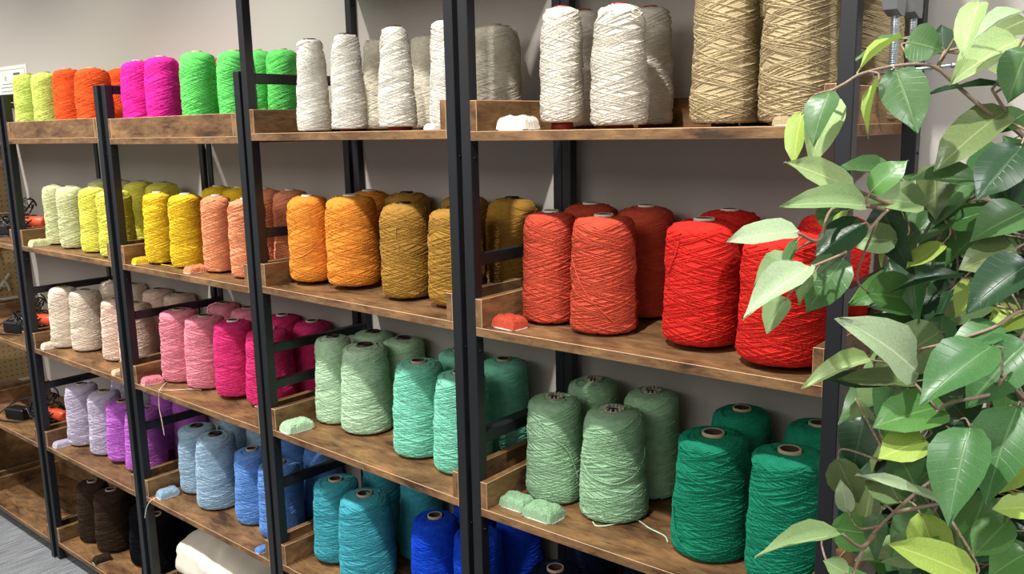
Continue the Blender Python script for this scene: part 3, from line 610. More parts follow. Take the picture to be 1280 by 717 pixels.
 ((1.082, -0.1578, 1.562), (1.0214, -0.1853, 1.5598), 0.0363, 'dark', -9),
 ((1.0967, -0.1414, 1.2317), (1.0495, -0.1997, 1.2263), 0.0372, 'mid', 29),
 ((1.0573, -0.0724, 1.6603), (1.0213, -0.1589, 1.6364), 0.0365, 'dark', 18),
 ((0.8935, -0.3131, 1.5359), (0.9509, -0.2502, 1.5263), 0.0466, 'bright', 20),
 ((1.0034, -0.0982, 1.6289), (0.9917, -0.076, 1.6961), 0.0338, 'mid', 34),
 ((1.0259, 0.0564, 1.6673), (0.9749, 0.0116, 1.6832), 0.0403, 'glossy', 11),
 ((0.984, -0.1114, 1.2498), (0.9662, -0.1807, 1.2103), 0.0412, 'lightgreen', -9),
 ((0.9516, -0.1062, 1.4291), (0.9198, -0.1601, 1.3445), 0.064, 'mid', -7),
 ((1.0076, -0.0251, 1.1531), (0.9526, -0.0963, 1.0952), 0.0596, 'dark', 4),
 ((1.0234, -0.0874, 1.7188), (1.0515, -0.0435, 1.6505), 0.0375, 'mid', 26),
 ((0.9888, -0.3362, 1.2581), (0.9405, -0.3603, 1.2314), 0.0303, 'lightgreen', -31),
 ((0.9796, -0.1623, 1.4699), (1.0284, -0.0875, 1.4759), 0.0409, 'mid', -5),
 ((0.9926, -0.1422, 1.2309), (0.9788, -0.1064, 1.2996), 0.042, 'mid', 12),
 ((0.9795, -0.2243, 1.6686), (0.9357, -0.2952, 1.6146), 0.0439, 'mid', -1),
 ((1.0063, -0.1459, 1.4814), (0.9943, -0.1485, 1.5495), 0.0411, 'mid', 11),
 ((0.869, -0.0869, 1.2496), (0.8451, -0.0925, 1.1546), 0.0542, 'glossy', 36),
 ((1.0556, -0.0819, 1.1785), (1.0235, -0.0952, 1.0848), 0.043, 'mid', 26),
 ((0.8979, -0.1526, 1.5269), (0.8482, -0.2189, 1.5091), 0.0406, 'bright', -16),
 ((0.9372, 0.028, 1.5491), (0.9164, -0.0062, 1.4581), 0.0581, 'dark', -37),
 ((1.0258, 0.016, 1.6658), (1.0465, -0.037, 1.5878), 0.0516, 'mid', -38),
 ((0.9741, -0.0994, 1.1257), (0.9802, -0.1049, 1.0403), 0.0417, 'lightgreen', -39),
 ((0.9122, -0.2318, 1.3403), (0.9111, -0.29, 1.2964), 0.0288, 'lightgreen', 24),
 ((1.0305, 0.0053, 1.3225), (0.9788, -0.0333, 1.2381), 0.0585, 'mid', -26),
 ((0.8984, -0.1481, 1.5857), (0.9029, -0.1765, 1.5107), 0.0479, 'glossy', 28),
 ((0.8976, -0.1919, 1.2038), (0.8859, -0.1866, 1.1223), 0.0415, 'glossy', 21),
 ((1.0697, -0.1403, 1.2318), (0.9966, -0.1677, 1.2169), 0.0429, 'mid', 31),
 ((0.9387, -0.1513, 1.5797), (0.8852, -0.2229, 1.5326), 0.0551, 'mid', -37),
 ((1.0465, -0.2431, 1.2577), (0.9891, -0.2908, 1.3183), 0.0407, 'dark', 25),
 ((0.9442, -0.3174, 1.4554), (0.914, -0.3294, 1.3697), 0.045, 'glossy', 20),
 ((0.9487, -0.0889, 1.1409), (0.9636, -0.1263, 1.0835), 0.0352, 'bright', 27),
 ((1.0653, -0.1562, 1.3386), (1.0284, -0.2145, 1.3164), 0.0332, 'bright', 32),
 ((0.9367, -0.2176, 1.3227), (0.8777, -0.2849, 1.3017), 0.0436, 'lightgreen', -5),
 ((0.9798, -0.1617, 1.4818), (0.9839, -0.2245, 1.4211), 0.0361, 'dark', -25),
 ((0.9889, -0.307, 1.3921), (1.0476, -0.2476, 1.3396), 0.0457, 'dark', 35),
 ((0.9148, -0.1187, 1.4399), (0.8656, -0.1697, 1.4848), 0.0343, 'dark', 5),
 ((0.9685, -0.0161, 1.6339), (0.9509, -0.0915, 1.5724), 0.0429, 'mid', -18),
 ((1.0958, -0.0433, 1.0839), (1.027, -0.0718, 1.1492), 0.0509, 'lightgreen', 18),
 ((0.9462, -0.2586, 1.685), (0.9583, -0.2966, 1.6304), 0.0356, 'olive', -11),
 ((1.0557, -0.1927, 1.4548), (1.0622, -0.2087, 1.3793), 0.0457, 'dark', -36),
 ((1.0176, -0.1521, 1.1818), (1.003, -0.1567, 1.0796), 0.0576, 'mid', 9),
 ((0.9341, -0.1645, 1.4767), (0.9353, -0.1522, 1.4035), 0.0372, 'dark', 19),
 ((0.9299, -0.0858, 1.1032), (0.871, -0.1618, 1.16), 0.0483, 'glossy', -8),
 ((1.0919, 0.0343, 1.2373), (1.0452, -0.0001, 1.2041), 0.0365, 'mid', 8),
 ((1.0193, -0.0687, 1.4447), (0.9657, -0.1033, 1.4511), 0.0305, 'glossy', 37),
 ((0.9889, 0.024, 1.3468), (0.9503, -0.0302, 1.4155), 0.0461, 'glossy', 35),
 ((0.9211, -0.2295, 1.0762), (0.8883, -0.2493, 1.1518), 0.0437, 'lightgreen', 34),
 ((1.0504, -0.1165, 1.2358), (0.9818, -0.1515, 1.2202), 0.0397, 'dark', -6),
 ((0.9554, -0.0421, 1.4541), (1.0101, -0.0027, 1.4452), 0.032, 'mid', -28),
 ((1.0321, -0.0457, 1.2335), (1.0019, -0.09, 1.1654), 0.0424, 'bright', -11),
 ((0.9749, -0.0867, 1.3235), (0.9191, -0.0931, 1.3859), 0.0459, 'mid', 11),
 ((1.0142, -0.2151, 1.436), (0.991, -0.2128, 1.3745), 0.0348, 'dark', 39),
 ((1.0194, -0.0144, 1.4146), (1.0043, 0.0016, 1.4965), 0.039, 'glossy', -34),
 ((0.9009, -0.1996, 1.4055), (0.8963, -0.2256, 1.3438), 0.036, 'dark', 7),
 ((0.9914, -0.1322, 1.3964), (0.9694, -0.1552, 1.4806), 0.0391, 'dark', 23),
 ((1.0361, -0.2627, 1.4034), (1.0336, -0.2476, 1.3204), 0.0359, 'bright', 3),
 ((1.1127, -0.1497, 1.2838), (1.0506, -0.1823, 1.2783), 0.0361, 'dark', -18),
 ((1.0738, -0.132, 1.6369), (1.0222, -0.1676, 1.608), 0.0351, 'dark', 14),
 ((0.9264, -0.0889, 1.6131), (0.858, -0.1525, 1.5823), 0.0603, 'bright', -34),
 ((1.0302, -0.2358, 1.483), (0.9848, -0.2913, 1.4467), 0.0414, 'olive', -16),
 ((0.9604, -0.157, 1.6131), (0.8996, -0.2214, 1.6123), 0.0401, 'mid', 10),
 ((0.9346, -0.1881, 1.2483), (0.878, -0.2108, 1.2503), 0.039, 'glossy', 19),
 ((0.9934, -0.1967, 1.6078), (0.9669, -0.2737, 1.5829), 0.0339, 'bright', 4),
 ((1.03, -0.1016, 1.3357), (1.0009, -0.1829, 1.2786), 0.0564, 'glossy', 0),
 ((0.9604, -0.1864, 1.1322), (0.9583, -0.192, 1.2389), 0.0579, 'bright', 11),
 ((1.0687, -0.1491, 1.4839), (1.011, -0.162, 1.483), 0.0402, 'mid', -34),
 ((0.9646, -0.0803, 1.6064), (0.8955, -0.1131, 1.6059), 0.0488, 'bright', 39),
 ((0.9384, -0.2872, 1.2777), (0.8903, -0.2725, 1.3525), 0.0514, 'lightgreen', 5),
 ((1.076, -0.1106, 1.4931), (1.0423, -0.1953, 1.4448), 0.0385, 'bright', -14),
 ((0.8887, -0.2311, 1.2614), (0.8785, -0.2466, 1.171), 0.0452, 'olive', 6),
 ((1.0197, -0.3033, 1.1762), (0.9541, -0.3267, 1.1768), 0.0407, 'glossy', 9),
 ((0.9888, 0.0322, 1.5759), (1.0609, 0.1069, 1.5142), 0.0511, 'olive', -1),
 ((1.0324, -0.0932, 1.7138), (1.0602, -0.1333, 1.6433), 0.0386, 'bright', -5),
 ((1.0494, -0.2008, 1.4951), (1.1025, -0.1454, 1.448), 0.0422, 'glossy', 38),
 ((0.965, -0.2366, 1.4629), (0.9176, -0.2641, 1.4327), 0.031, 'mid', 21),
 ((1.0347, 0.0607, 1.3812), (0.9492, 0.0098, 1.3859), 0.0631, 'glossy', -2),
 ((1.0578, -0.2, 1.4181), (0.9999, -0.2235, 1.4095), 0.0408, 'bright', -19),
 ((0.8974, -0.1372, 1.3865), (0.8395, -0.2298, 1.3597), 0.054, 'mid', 19),
 ((0.9541, -0.1781, 1.5249), (0.9337, -0.2117, 1.4585), 0.0384, 'dark', 32),
 ((1.0768, -0.144, 1.5326), (1.0086, -0.1545, 1.569), 0.0412, 'dark', -20),
 ((0.8951, -0.1013, 1.4746), (0.851, -0.1355, 1.3924), 0.0492, 'bright', -26),
 ((1.0358, -0.094, 1.6582), (0.9869, -0.1149, 1.7123), 0.0363, 'mid', -16),
 ((0.9629, -0.253, 1.5078), (0.9686, -0.2728, 1.4403), 0.0368, 'glossy', 9),
 ((1.1157, -0.2412, 1.2348), (1.0841, -0.3185, 1.1835), 0.0479, 'olive', 31),
 ((0.9203, 0.0403, 1.6271), (0.979, 0.1141, 1.6891), 0.0568, 'lightgreen', 38),
 ((0.9992, 0.0146, 1.4067), (0.953, -0.077, 1.369), 0.0518, 'mid', -33),
 ((0.9774, -0.1392, 1.1539), (0.8991, -0.2113, 1.1606), 0.0596, 'olive', -19),
 ((0.9055, -0.0949, 1.6306), (0.8915, -0.1112, 1.5605), 0.0389, 'bright', 36),
 ((1.0901, -0.096, 1.0704), (1.0681, -0.1013, 1.1449), 0.0433, 'dark', -18),
 ((0.9388, 0.0049, 1.6004), (0.9993, 0.0803, 1.5504), 0.0503, 'olive', -21),
 ((1.0927, 0.0219, 1.3467), (1.0387, -0.0449, 1.2894), 0.0562, 'dark', -22),
 ((1.0955, -0.0603, 1.3118), (1.0414, -0.136, 1.2916), 0.0466, 'olive', 20),
 ((1.0537, -0.1457, 1.4914), (1.0435, -0.1672, 1.5782), 0.0443, 'glossy', 37),
 ((0.9346, -0.2206, 1.2142), (0.9261, -0.2565, 1.148), 0.0401, 'glossy', 3),
 ((0.9792, -0.1346, 1.2915), (0.898, -0.191, 1.2885), 0.0526, 'lightgreen', 5),
 ((0.9025, -0.0307, 1.5802), (0.9702, 0.0288, 1.5218), 0.049, 'dark', -19),
 ((1.0096, -0.1744, 1.2338), (1.0808, -0.094, 1.2136), 0.0519, 'olive', 14),
 ((0.9695, -0.0236, 1.4568), (1.0346, 0.0048, 1.4674), 0.0409, 'lightgreen', -10),
 ((1.0742, -0.234, 1.2476), (1.0081, -0.3208, 1.2568), 0.0568, 'dark', 7),
 ((0.9646, -0.2598, 1.4901), (0.9082, -0.3148, 1.4412), 0.0524, 'lightgreen', -33),
 ((0.9529, -0.2171, 1.1373), (0.8964, -0.3034, 1.1533), 0.0421, 'dark', -35),
 ((0.9261, -0.274, 1.3747), (0.8875, -0.3156, 1.298), 0.0467, 'dark', -9),
 ((1.0242, -0.1159, 1.2933), (1.0354, -0.131, 1.2025), 0.0432, 'dark', -10),
 ((0.9537, -0.2253, 1.5257), (0.8791, -0.2538, 1.5167), 0.047, 'dark', -2),
 ((0.9654, -0.0537, 1.6536), (0.9181, -0.0633, 1.6193), 0.0392, 'olive', -17),
 ((1.024, 0.0057, 1.5027), (0.9677, -0.0712, 1.4405), 0.0504, 'mid', 21),
 ((1.0107, -0.0289, 1.1904), (0.9466, -0.0996, 1.1719), 0.0565, 'dark', -13),
 ((1.051, -0.0227, 1.4646), (1.0197, -0.078, 1.3896), 0.0568, 'dark', -15),
 ((1.0164, -0.0587, 1.6404), (0.9716, -0.106, 1.6069), 0.0362, 'bright', 26),
 ((0.9254, -0.0056, 1.5402), (0.9257, -0.0146, 1.47), 0.0423, 'mid', -4),
 ((0.9201, -0.0225, 1.6148), (0.8702, -0.0237, 1.6574), 0.0347, 'lightgreen', -20),
 ((0.9834, 0.0767, 1.5957), (0.926, 0.0537, 1.6545), 0.0413, 'mid', 0),
 ((1.0026, -0.2606, 1.3343), (0.953, -0.3143, 1.3661), 0.0371, 'dark', -6),
 ((1.0842, -0.1255, 1.3731), (1.052, -0.1602, 1.2936), 0.048, 'dark', -36),
 ((1.0385, -0.0144, 1.7209), (1.0115, -0.0966, 1.6549), 0.0479, 'mid', 8),
 ((0.9839, -0.2275, 1.1668), (0.9391, -0.2953, 1.1186), 0.0488, 'dark', 17),
 ((0.9943, -0.1268, 1.2896), (0.9611, -0.1451, 1.2058), 0.0449, 'mid', -5),
 ((0.9252, -0.1267, 1.4619), (0.8781, -0.2137, 1.4666), 0.0458, 'mid', -20),
 ((0.9088, -0.1187, 1.1514), (0.8496, -0.1689, 1.1397), 0.0464, 'dark', -28),
 ((0.967, 0.0443, 1.6209), (0.8937, -0.0493, 1.6124), 0.0546, 'lightgreen', -3),
 ((0.9723, -0.034, 1.1943), (0.952, -0.1063, 1.1532), 0.0377, 'mid', 22),
 ((1.0551, 0.0192, 1.6027), (1.0245, 0.014, 1.5496), 0.0319, 'bright', 30),
 ((1.0601, -0.0834, 1.6468), (1.0381, -0.0873, 1.5878), 0.0331, 'mid', 8),
 ((1.0719, -0.1146, 1.2144), (1.0391, -0.1418, 1.1449), 0.0495, 'glossy', -21),
 ((0.8944, -0.1474, 1.2833), (0.8773, -0.1707, 1.1864), 0.0488, 'dark', 35),
 ((1.0576, -0.1553, 1.2107), (0.989, -0.2001, 1.1702), 0.0486, 'glossy', 22),
 ((1.0393, 0.0471, 1.3517), (1.0044, -0.0102, 1.2731), 0.056, 'glossy', 2),
 ((1.0866, 0.036, 1.2919), (1.0158, 0.0039, 1.2807), 0.0485, 'olive', 27),
 ((0.9374, -0.1656, 1.1336), (0.8741, -0.2075, 1.1787), 0.0541, 'bright', -22),
 ((0.9323, -0.0487, 1.5792), (0.8584, -0.0774, 1.6249), 0.0589, 'mid', -32),
 ((1.077, -0.1206, 1.159), (1.0593, -0.1775, 1.1226), 0.0284, 'glossy', -34),
 ((0.9275, -0.0258, 1.5053), (0.9246, -0.0759, 1.4361), 0.036, 'lightgreen', -19),
 ((0.9717, -0.1196, 1.5378), (0.9763, -0.1508, 1.4732), 0.0389, 'mid', 34),
 ((0.9023, -0.3058, 1.6435), (0.9333, -0.3168, 1.5598), 0.0434, 'dark', 35),
 ((1.01, -0.0978, 1.6784), (0.9895, -0.1104, 1.6018), 0.0501, 'dark', 2),
 ((1.0505, -0.09, 1.4023), (1.0968, -0.1088, 1.3686), 0.0351, 'olive', 23),
 ((0.9731, -0.3154, 1.2228), (1.0225, -0.2449, 1.1861), 0.043, 'mid', 9),
 ((0.9289, -0.2583, 1.5576), (0.9409, -0.2907, 1.5049), 0.0347, 'glossy', 22),
 ((1.1063, -0.144, 1.2709), (1.0413, -0.2375, 1.2637), 0.0591, 'dark', -35),
 ((0.9492, 0.087, 1.6929), (0.9228, 0.0167, 1.6332), 0.0441, 'glossy', -19),
 ((0.9908, 0.0361, 1.6964), (0.9709, 0.0119, 1.6059), 0.0471, 'lightgreen', 12),
 ((0.9652, -0.0325, 1.1367), (0.9178, -0.053, 1.1881), 0.043, 'mid', 35),
 ((1.0277, -0.015, 1.0944), (0.979, -0.0814, 1.0339), 0.0512, 'mid', 0),
 ((0.9615, -0.0306, 1.4735), (0.9303, -0.1215, 1.4159), 0.0494, 'glossy', 24),
 ((0.9233, -0.3091, 1.5995), (0.8712, -0.3311, 1.6035), 0.0314, 'lightgreen', -20),
 ((0.9611, -0.1932, 1.6419), (0.9688, -0.1867, 1.5821), 0.0349, 'glossy', -32),
 ((1.0077, -0.099, 1.5396), (1.0191, -0.1325, 1.4469), 0.0577, 'lightgreen', -17),
 ((1.0796, -0.0311, 1.2528), (1.016, -0.0926, 1.2758), 0.0466, 'olive', 12),
 ((0.8839, -0.0503, 1.3916), (0.847, -0.0412, 1.4886), 0.0633, 'lightgreen', -9),
 ((0.9738, -0.1802, 1.6318), (0.972, -0.1808, 1.5671), 0.0335, 'mid', -20),
 ((1.047, -0.1263, 1.3865), (1.0015, -0.1936, 1.3449), 0.0462, 'dark', -31),
 ((0.8773, -0.0676, 1.6613), (0.8822, -0.116, 1.5647), 0.0598, 'mid', 4),
 ((0.9723, -0.0634, 1.5565), (0.9176, -0.0899, 1.5582), 0.0356, 'dark', -19),
 ((0.8493, -0.2637, 1.2102), (0.9147, -0.2418, 1.2058), 0.0436, 'bright', 39),
 ((0.9941, -0.1635, 1.604), (0.9922, -0.1571, 1.5109), 0.0427, 'glossy', 10),
 ((1.0556, -0.2219, 1.4937), (1.0255, -0.2654, 1.5398), 0.0299, 'mid', -18),
 ((0.9979, -0.3021, 1.4005), (0.9785, -0.3532, 1.3557), 0.0366, 'dark', 16),
 ((0.9246, -0.2735, 1.378), (0.9024, -0.3138, 1.3257), 0.042, 'olive', 33),
 ((0.9617, -0.0465, 1.1448), (1.0435, -0.006, 1.1368), 0.0486, 'mid', -36),
 ((0.8943, -0.2262, 1.3495), (0.8794, -0.2237, 1.2731), 0.0363, 'mid', 12),
 ((0.9618, -0.0416, 1.5068), (0.8871, -0.088, 1.5299), 0.0541, 'olive', -37),
 ((1.0169, -0.1509, 1.5105), (0.9678, -0.1767, 1.4521), 0.0449, 'dark', -14),
 ((0.9812, -0.0766, 1.4027), (0.9024, -0.137, 1.4035), 0.0609, 'glossy', 20),
 ((0.9265, -0.2943, 1.1218), (0.8822, -0.292, 1.1811), 0.0423, 'bright', 8),
 ((0.9956, -0.1318, 1.2563), (0.9619, -0.1699, 1.325), 0.0399, 'lightgreen', 28),
 ((0.8883, -0.199, 1.3555), (0.8693, -0.1977, 1.4433), 0.0482, 'lightgreen', -29),
 ((1.0201, 0.0872, 1.5952), (0.9406, 0.0449, 1.5938), 0.0583, 'olive', 21),
 ((1.0061, -0.0611, 1.3467), (0.9751, -0.0858, 1.2831), 0.0464, 'lightgreen', -12),
 ((1.014, -0.0824, 1.4925), (0.9905, -0.1425, 1.4448), 0.0375, 'dark', 11),
 ((0.9221, -0.0868, 1.5973), (0.924, -0.0972, 1.5047), 0.049, 'mid', -7),
 ((1.0044, -0.1748, 1.5282), (0.962, -0.2452, 1.499), 0.0406, 'lightgreen', -6),
]
BRANCHES = [[(1.0634, -0.1676, 1.6491), (1.0269, -0.2218, 1.7123), (0.9951, -0.2542, 1.7412), (0.9647, -0.2718, 1.7715), (0.9471, -0.2819, 1.7893), (0.9315, -0.2934, 1.7949), (0.9075, -0.3269, 1.7915), (0.8913, -0.3685, 1.7834), (0.8808, -0.3789, 1.7752), (0.872, -0.4015, 1.766)], [(1.0689, -0.157, 1.5642), (1.0001, -0.2215, 1.6399), (0.9581, -0.2578, 1.632), (0.9236, -0.3237, 1.6397), (0.913, -0.3763, 1.6202), (0.9043, -0.4143, 1.6006), (0.8853, -0.4723, 1.5881)], [(0.9471, -0.2819, 1.7893), (0.9404, -0.2301, 1.8095), (0.937, -0.2316, 1.815)], [(1.0269, -0.2218, 1.7123), (1.0109, -0.2413, 1.7408), (0.9982, -0.259, 1.7651)], [(0.9236, -0.3237, 1.6397), (0.8894, -0.3727, 1.6616), (0.8759, -0.3949, 1.6696)], [(0.9165, -0.3431, 1.6375), (0.9084, -0.3873, 1.6452), (0.8822, -0.4095, 1.6417), (0.8784, -0.4331, 1.6113), (0.8673, -0.4659, 1.6218)], [(1.0822, -0.2161, 1.4911), (1.0535, -0.283, 1.5291), (1.0296, -0.332, 1.5159), (0.9882, -0.3571, 1.4978)], [(1.087, -0.2043, 1.4136), (1.0524, -0.3502, 1.4714), (1.0401, -0.3645, 1.4539), (1.0049, -0.4082, 1.4459), (0.9817, -0.3976, 1.405), (0.9376, -0.3783, 1.3616)], [(1.0601, -0.2927, 1.5211), (1.0491, -0.3365, 1.485), (1.0401, -0.3645, 1.4539)], [(1.0924, -0.2127, 1.3593), (1.0359, -0.3015, 1.457), (1.0317, -0.3397, 1.421), (1.0327, -0.4155, 1.4306)], [(1.0997, -0.224, 1.2868), (1.0351, -0.3082, 1.376), (1.003, -0.3395, 1.3551), (0.9802, -0.3756, 1.3366), (0.9635, -0.407, 1.3175), (0.9471, -0.4395, 1.2922), (0.9382, -0.4555, 1.2555), (0.9327, -0.4464, 1.2023)], [(0.9531, -0.4331, 1.2988), (0.9445, -0.455, 1.2913), (0.9371, -0.494, 1.3183)], [(1.0351, -0.3082, 1.376), (1.0668, -0.37, 1.4492)], [(0.9635, -0.407, 1.3175), (1.0144, -0.4359, 1.352)], [(1.11, -0.2882, 1.2577), (1.0842, -0.3417, 1.3974), (1.0828, -0.3815, 1.401)]]
TRUNK=[(1.1087, -0.2189, 1.167), (1.0634, -0.1676, 1.6491)]

groups = {}
for c in CONES: groups.setdefault((c[0], c[1], c[2], c[4]), []).append(c)
SPOOL = {}
for i, (un, lv, row, kind, col, lx, ly, r, h, lift) in enumerate(CONES):
    K = KIND[kind]; g = sorted(groups[(un, lv, row, col)], key=lambda q: q[5]); n = len(g); idx = [q[5] for q in g].index(lx)
    side = '' if n == 1 else (' left' if idx == 0 else ' right') if n == 2 else [' left', ' second from left', ' third from left', ' right'][idx] if n == 4 else [' left', ' middle', ' right'][idx]
    o = empty('yarn_cone', wpos(un, lx, ly, ZL[lv] + 0.0006), random.uniform(0, 6.28))
    tag(o, '%s yarn cone, %s row%s, %s, %s' % (COLN[col], row, side, LNAME[lv], RNAME[un]), 'yarn cone', '%s yarn cones on the %s of the %s' % (COLN[col], LNAME[lv], RNAME[un]))
    s, sz = r / K['r'], h / K['h']; o.scale = (s, s, sz)
    y = link('yarn', random.choice(YMESH[kind]), None, o, (0, 0, lift / sz)); y.material_slots[0].link = 'OBJECT'; y.material_slots[0].material = YM[col]
    cm = CORE_N if col == 'sage' else CORE[kind]
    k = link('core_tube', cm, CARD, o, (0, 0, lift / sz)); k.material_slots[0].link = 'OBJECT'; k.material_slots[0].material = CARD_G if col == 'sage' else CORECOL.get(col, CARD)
    f = link('tube_foot', FOOT, CARD_D, o); f.scale = (1, 1, (lift + .001) / .012 / sz); f.material_slots[0].link = 'OBJECT'; f.material_slots[0].material = FOOTCOL.get(col, CARD_D)
    SPOOL[(un, lv, row, col, idx)] = o

# ------------------------------------------------------------------ tufted colour samples
def sample_meshes(seed):
    rnd = random.Random(seed); nx, ny = 40, 28; V = []; Fc = []; L, Wd, H = 1.0, 0.70, 0.33
    skew = rnd.uniform(-.12, .12)
    def f(i, j):
        x = i / nx * 2 - 1; y = j / ny * 2 - 1
        e = max(0, 1 - abs(x) ** 7) * max(0, 1 - abs(y) ** 6); z = H * e ** .45
        X = x * L / 2 * (1 - .04 * abs(y) ** 3); Y = y * Wd / 2 + skew * x * .3
        j_ = .012; z += (rnd.uniform(-1, 1) * .013 + .03 * math.sin(x * 7 + seed) * math.sin(y * 5)) * (e > .02)
        return (X + rnd.uniform(-j_, j_), Y + rnd.uniform(-j_, j_), z + .03)
    for j in range(ny + 1):
        for i in range(nx + 1): V.append(f(i, j))
    for j in range(ny):
        for i in range(nx): a = j * (nx + 1) + i; Fc.append((a, a + 1, a + nx + 2, a + nx + 1))
    # fibre tufts standing out of the pile
    for q in range(1600):
        i, j = rnd.randint(1, nx - 1), rnd.randint(1, ny - 1); p = Vector(V[j * (nx + 1) + i]); c = Vector((p.x * .5, p.y * .5, 0)); d = (p - c).normalized() + Vector((rnd.uniform(-.4, .4), rnd.uniform(-.4, .4), .2))
        a = rnd.uniform(0, 3.14); wv = Vector((math.cos(a), math.sin(a), 0)) * .005; b = len(V); V += [tuple(p - wv - d * .01), tuple(p + wv - d * .01), tuple(p + d * .024)]; Fc.append((b, b + 1, b + 2))
    pile = mesh('pile', V, Fc, False)
    bv_ = []; m = 28
    for zz, sc in ((0, 1.03), (.03, 1.03)):
        for k in range(m):
            a = 2 * math.pi * k / m; cx, cy = math.cos(a), math.sin(a); q = 1 / max(abs(cx) ** 5 + abs(cy) ** 5, 1e-6) ** .2
            x = cx * q; y = cy * q; bv_.append((x * L / 2 * sc, y * Wd / 2 * sc + skew * x * .3, zz))
    bf_ = [tuple(range(m))[::-1], tuple(range(m, 2 * m))] + [(k, (k + 1) % m, m + (k + 1) % m, m + k) for k in range(m)]
    return pile, mesh('backing', bv_, bf_)
SMP = [sample_meshes(s) for s in (1, 2, 3)]
SROT = {(3, 2, 0): .06, (3, 2, 1): -.05}
cnt = {}
for i, (un, lv, lx, ly, L, col) in enumerate(SWATCHES):
    L *= {3: .84, 2: .86, 1: .68, 0: .66}[un]
    lb = '%s tufted yarn sample on the %s, %s' % (COLN[col], LNAME[lv], RNAME[un])
    nk = cnt.get((un, lv, col), 0); cnt[(un, lv, col)] = nk + 1
    if (un, lv, col) == (3, 2, 'sage'): lb = ('sage green tufted sample touching the side board, left one of two' if nk == 0 else 'sage green tufted sample overlapping the shelf front, right one of two')
    rz = SROT.get((un, lv, nk), {3: -.12, 2: 1.45, 1: 1.5, 0: 1.5}[un] + random.uniform(-.1, .1))
    if lv == 0: rz = .05
    ex = abs(L / 2 * math.cos(rz)) + abs(L * .32 * math.sin(rz)); lx = min(max(lx, .021 + ex), .719 - ex); ey = abs(L / 2 * math.sin(rz)) + abs(L * .35 * math.cos(rz)); ly = max(ly, ey + .002)
    o = empty('yarn_sample', wpos(un, lx, ly, ZL[lv] + .0006), rz + RK[un][2]); o.scale = (L, L, L * .95)
    tag(o, lb, 'yarn sample', 'tufted colour samples')
    p, b = SMP[i % 3]
    q = link('pile', p, YM['sage'], o); q.material_slots[0].link = 'OBJECT'; q.material_slots[0].material = YM[col]
    link('backing', b, BACKING, o)

# ------------------------------------------------------------------ loose yarn ends (move with their cones)
def loose(key, P, rad=.0013, col=None):
    o = SPOOL[key]; t = tube_obj('loose_thread', P, rad, YM[col or key[3]], None, 6, 8)
    t.parent = o; bpy.context.view_layer.update(); t.matrix_parent_inverse = o.matrix_world.inverted()
loose((1, 2, 'front', 'pink', 0), THREADS['pink2'], .0016, 'blush'); loose((1, 2, 'front', 'pink', 1), THREADS['pink'], .0016, 'blush')
loose((3, 2, 'front', 'sage', 1), THREADS['sage'], .0016, 'mint'); loose((1, 1, 'front', 'yellow', 1), THREADS['yellow'])
_s = tube_obj('yarn_end', THREADS['pblue'], .0013, YM['white'], None, 6, 8)
tag(_s, 'white yarn end hanging over the shelf edge below the pale blue sample', 'thread')

def surface_thread(key, kind, a_list, z_list, rad=.0014):
    o = SPOOL[key]; K = KIND[kind]; sx_, sz_ = o.scale.x, o.scale.z; cpos = o.location
    th = math.atan2(-1.346 - cpos.y, 1.2036 - cpos.x) - o.rotation_euler.z; P = []
    for a, zf in zip(a_list, z_list):
        for i in range(len(K['p']) - 1):
            if K['p'][i][1] <= zf <= K['p'][i + 1][1]:
                q = (zf - K['p'][i][1]) / max(1e-6, K['p'][i + 1][1] - K['p'][i][1]); r = K['p'][i][0] * (1 - q) + K['p'][i + 1][0] * q; break
        r = r * K['r'] + .0022; an = th + math.radians(a); P.append((r * math.cos(an), r * math.sin(an), zf * K['h'] + .006))
    V, Fc = tube_vf(catmull(P, 7), rad, 6); link('loose_thread', mesh('loose_thread', V, Fc, True), YM[key[3]], o)
surface_thread((3, 1, 'front', 'rust', 1), 'std', (-78, -62, -40, -15, 12, 40), (.66, .58, .42, .27, .13, .0))
surface_thread((3, 2, 'front', 'sage', 0), 'std', (-35, -5, 22, 38, 48), (.80, .66, .55, .38, .22))
surface_thread((3, 2, 'front', 'sage', 1), 'std', (-70, -40, 0, 35, 62, 70), (.50, .42, .38, .44, .56, .66))
surface_thread((3, 2, 'front', 'emerald', 0), 'std', (-78, -66, -50, -28, 0), (.40, .22, .11, .04, .01))
surface_thread((2, 1, 'front', 'orange', 0), 'barrel', (-60, -30, 0, 35, 62), (.30, .33, .40, .52, .63))
surface_thread((2, 1, 'front', 'mustard', 0), 'barrel', (-20, -22, -16, -18), (.78, .66, .60, .48))
surface_thread((3, 1, 'front', 'red', 0), 'barrel', (-40, -45, -52, -60), (.86, .75, .68, .60))

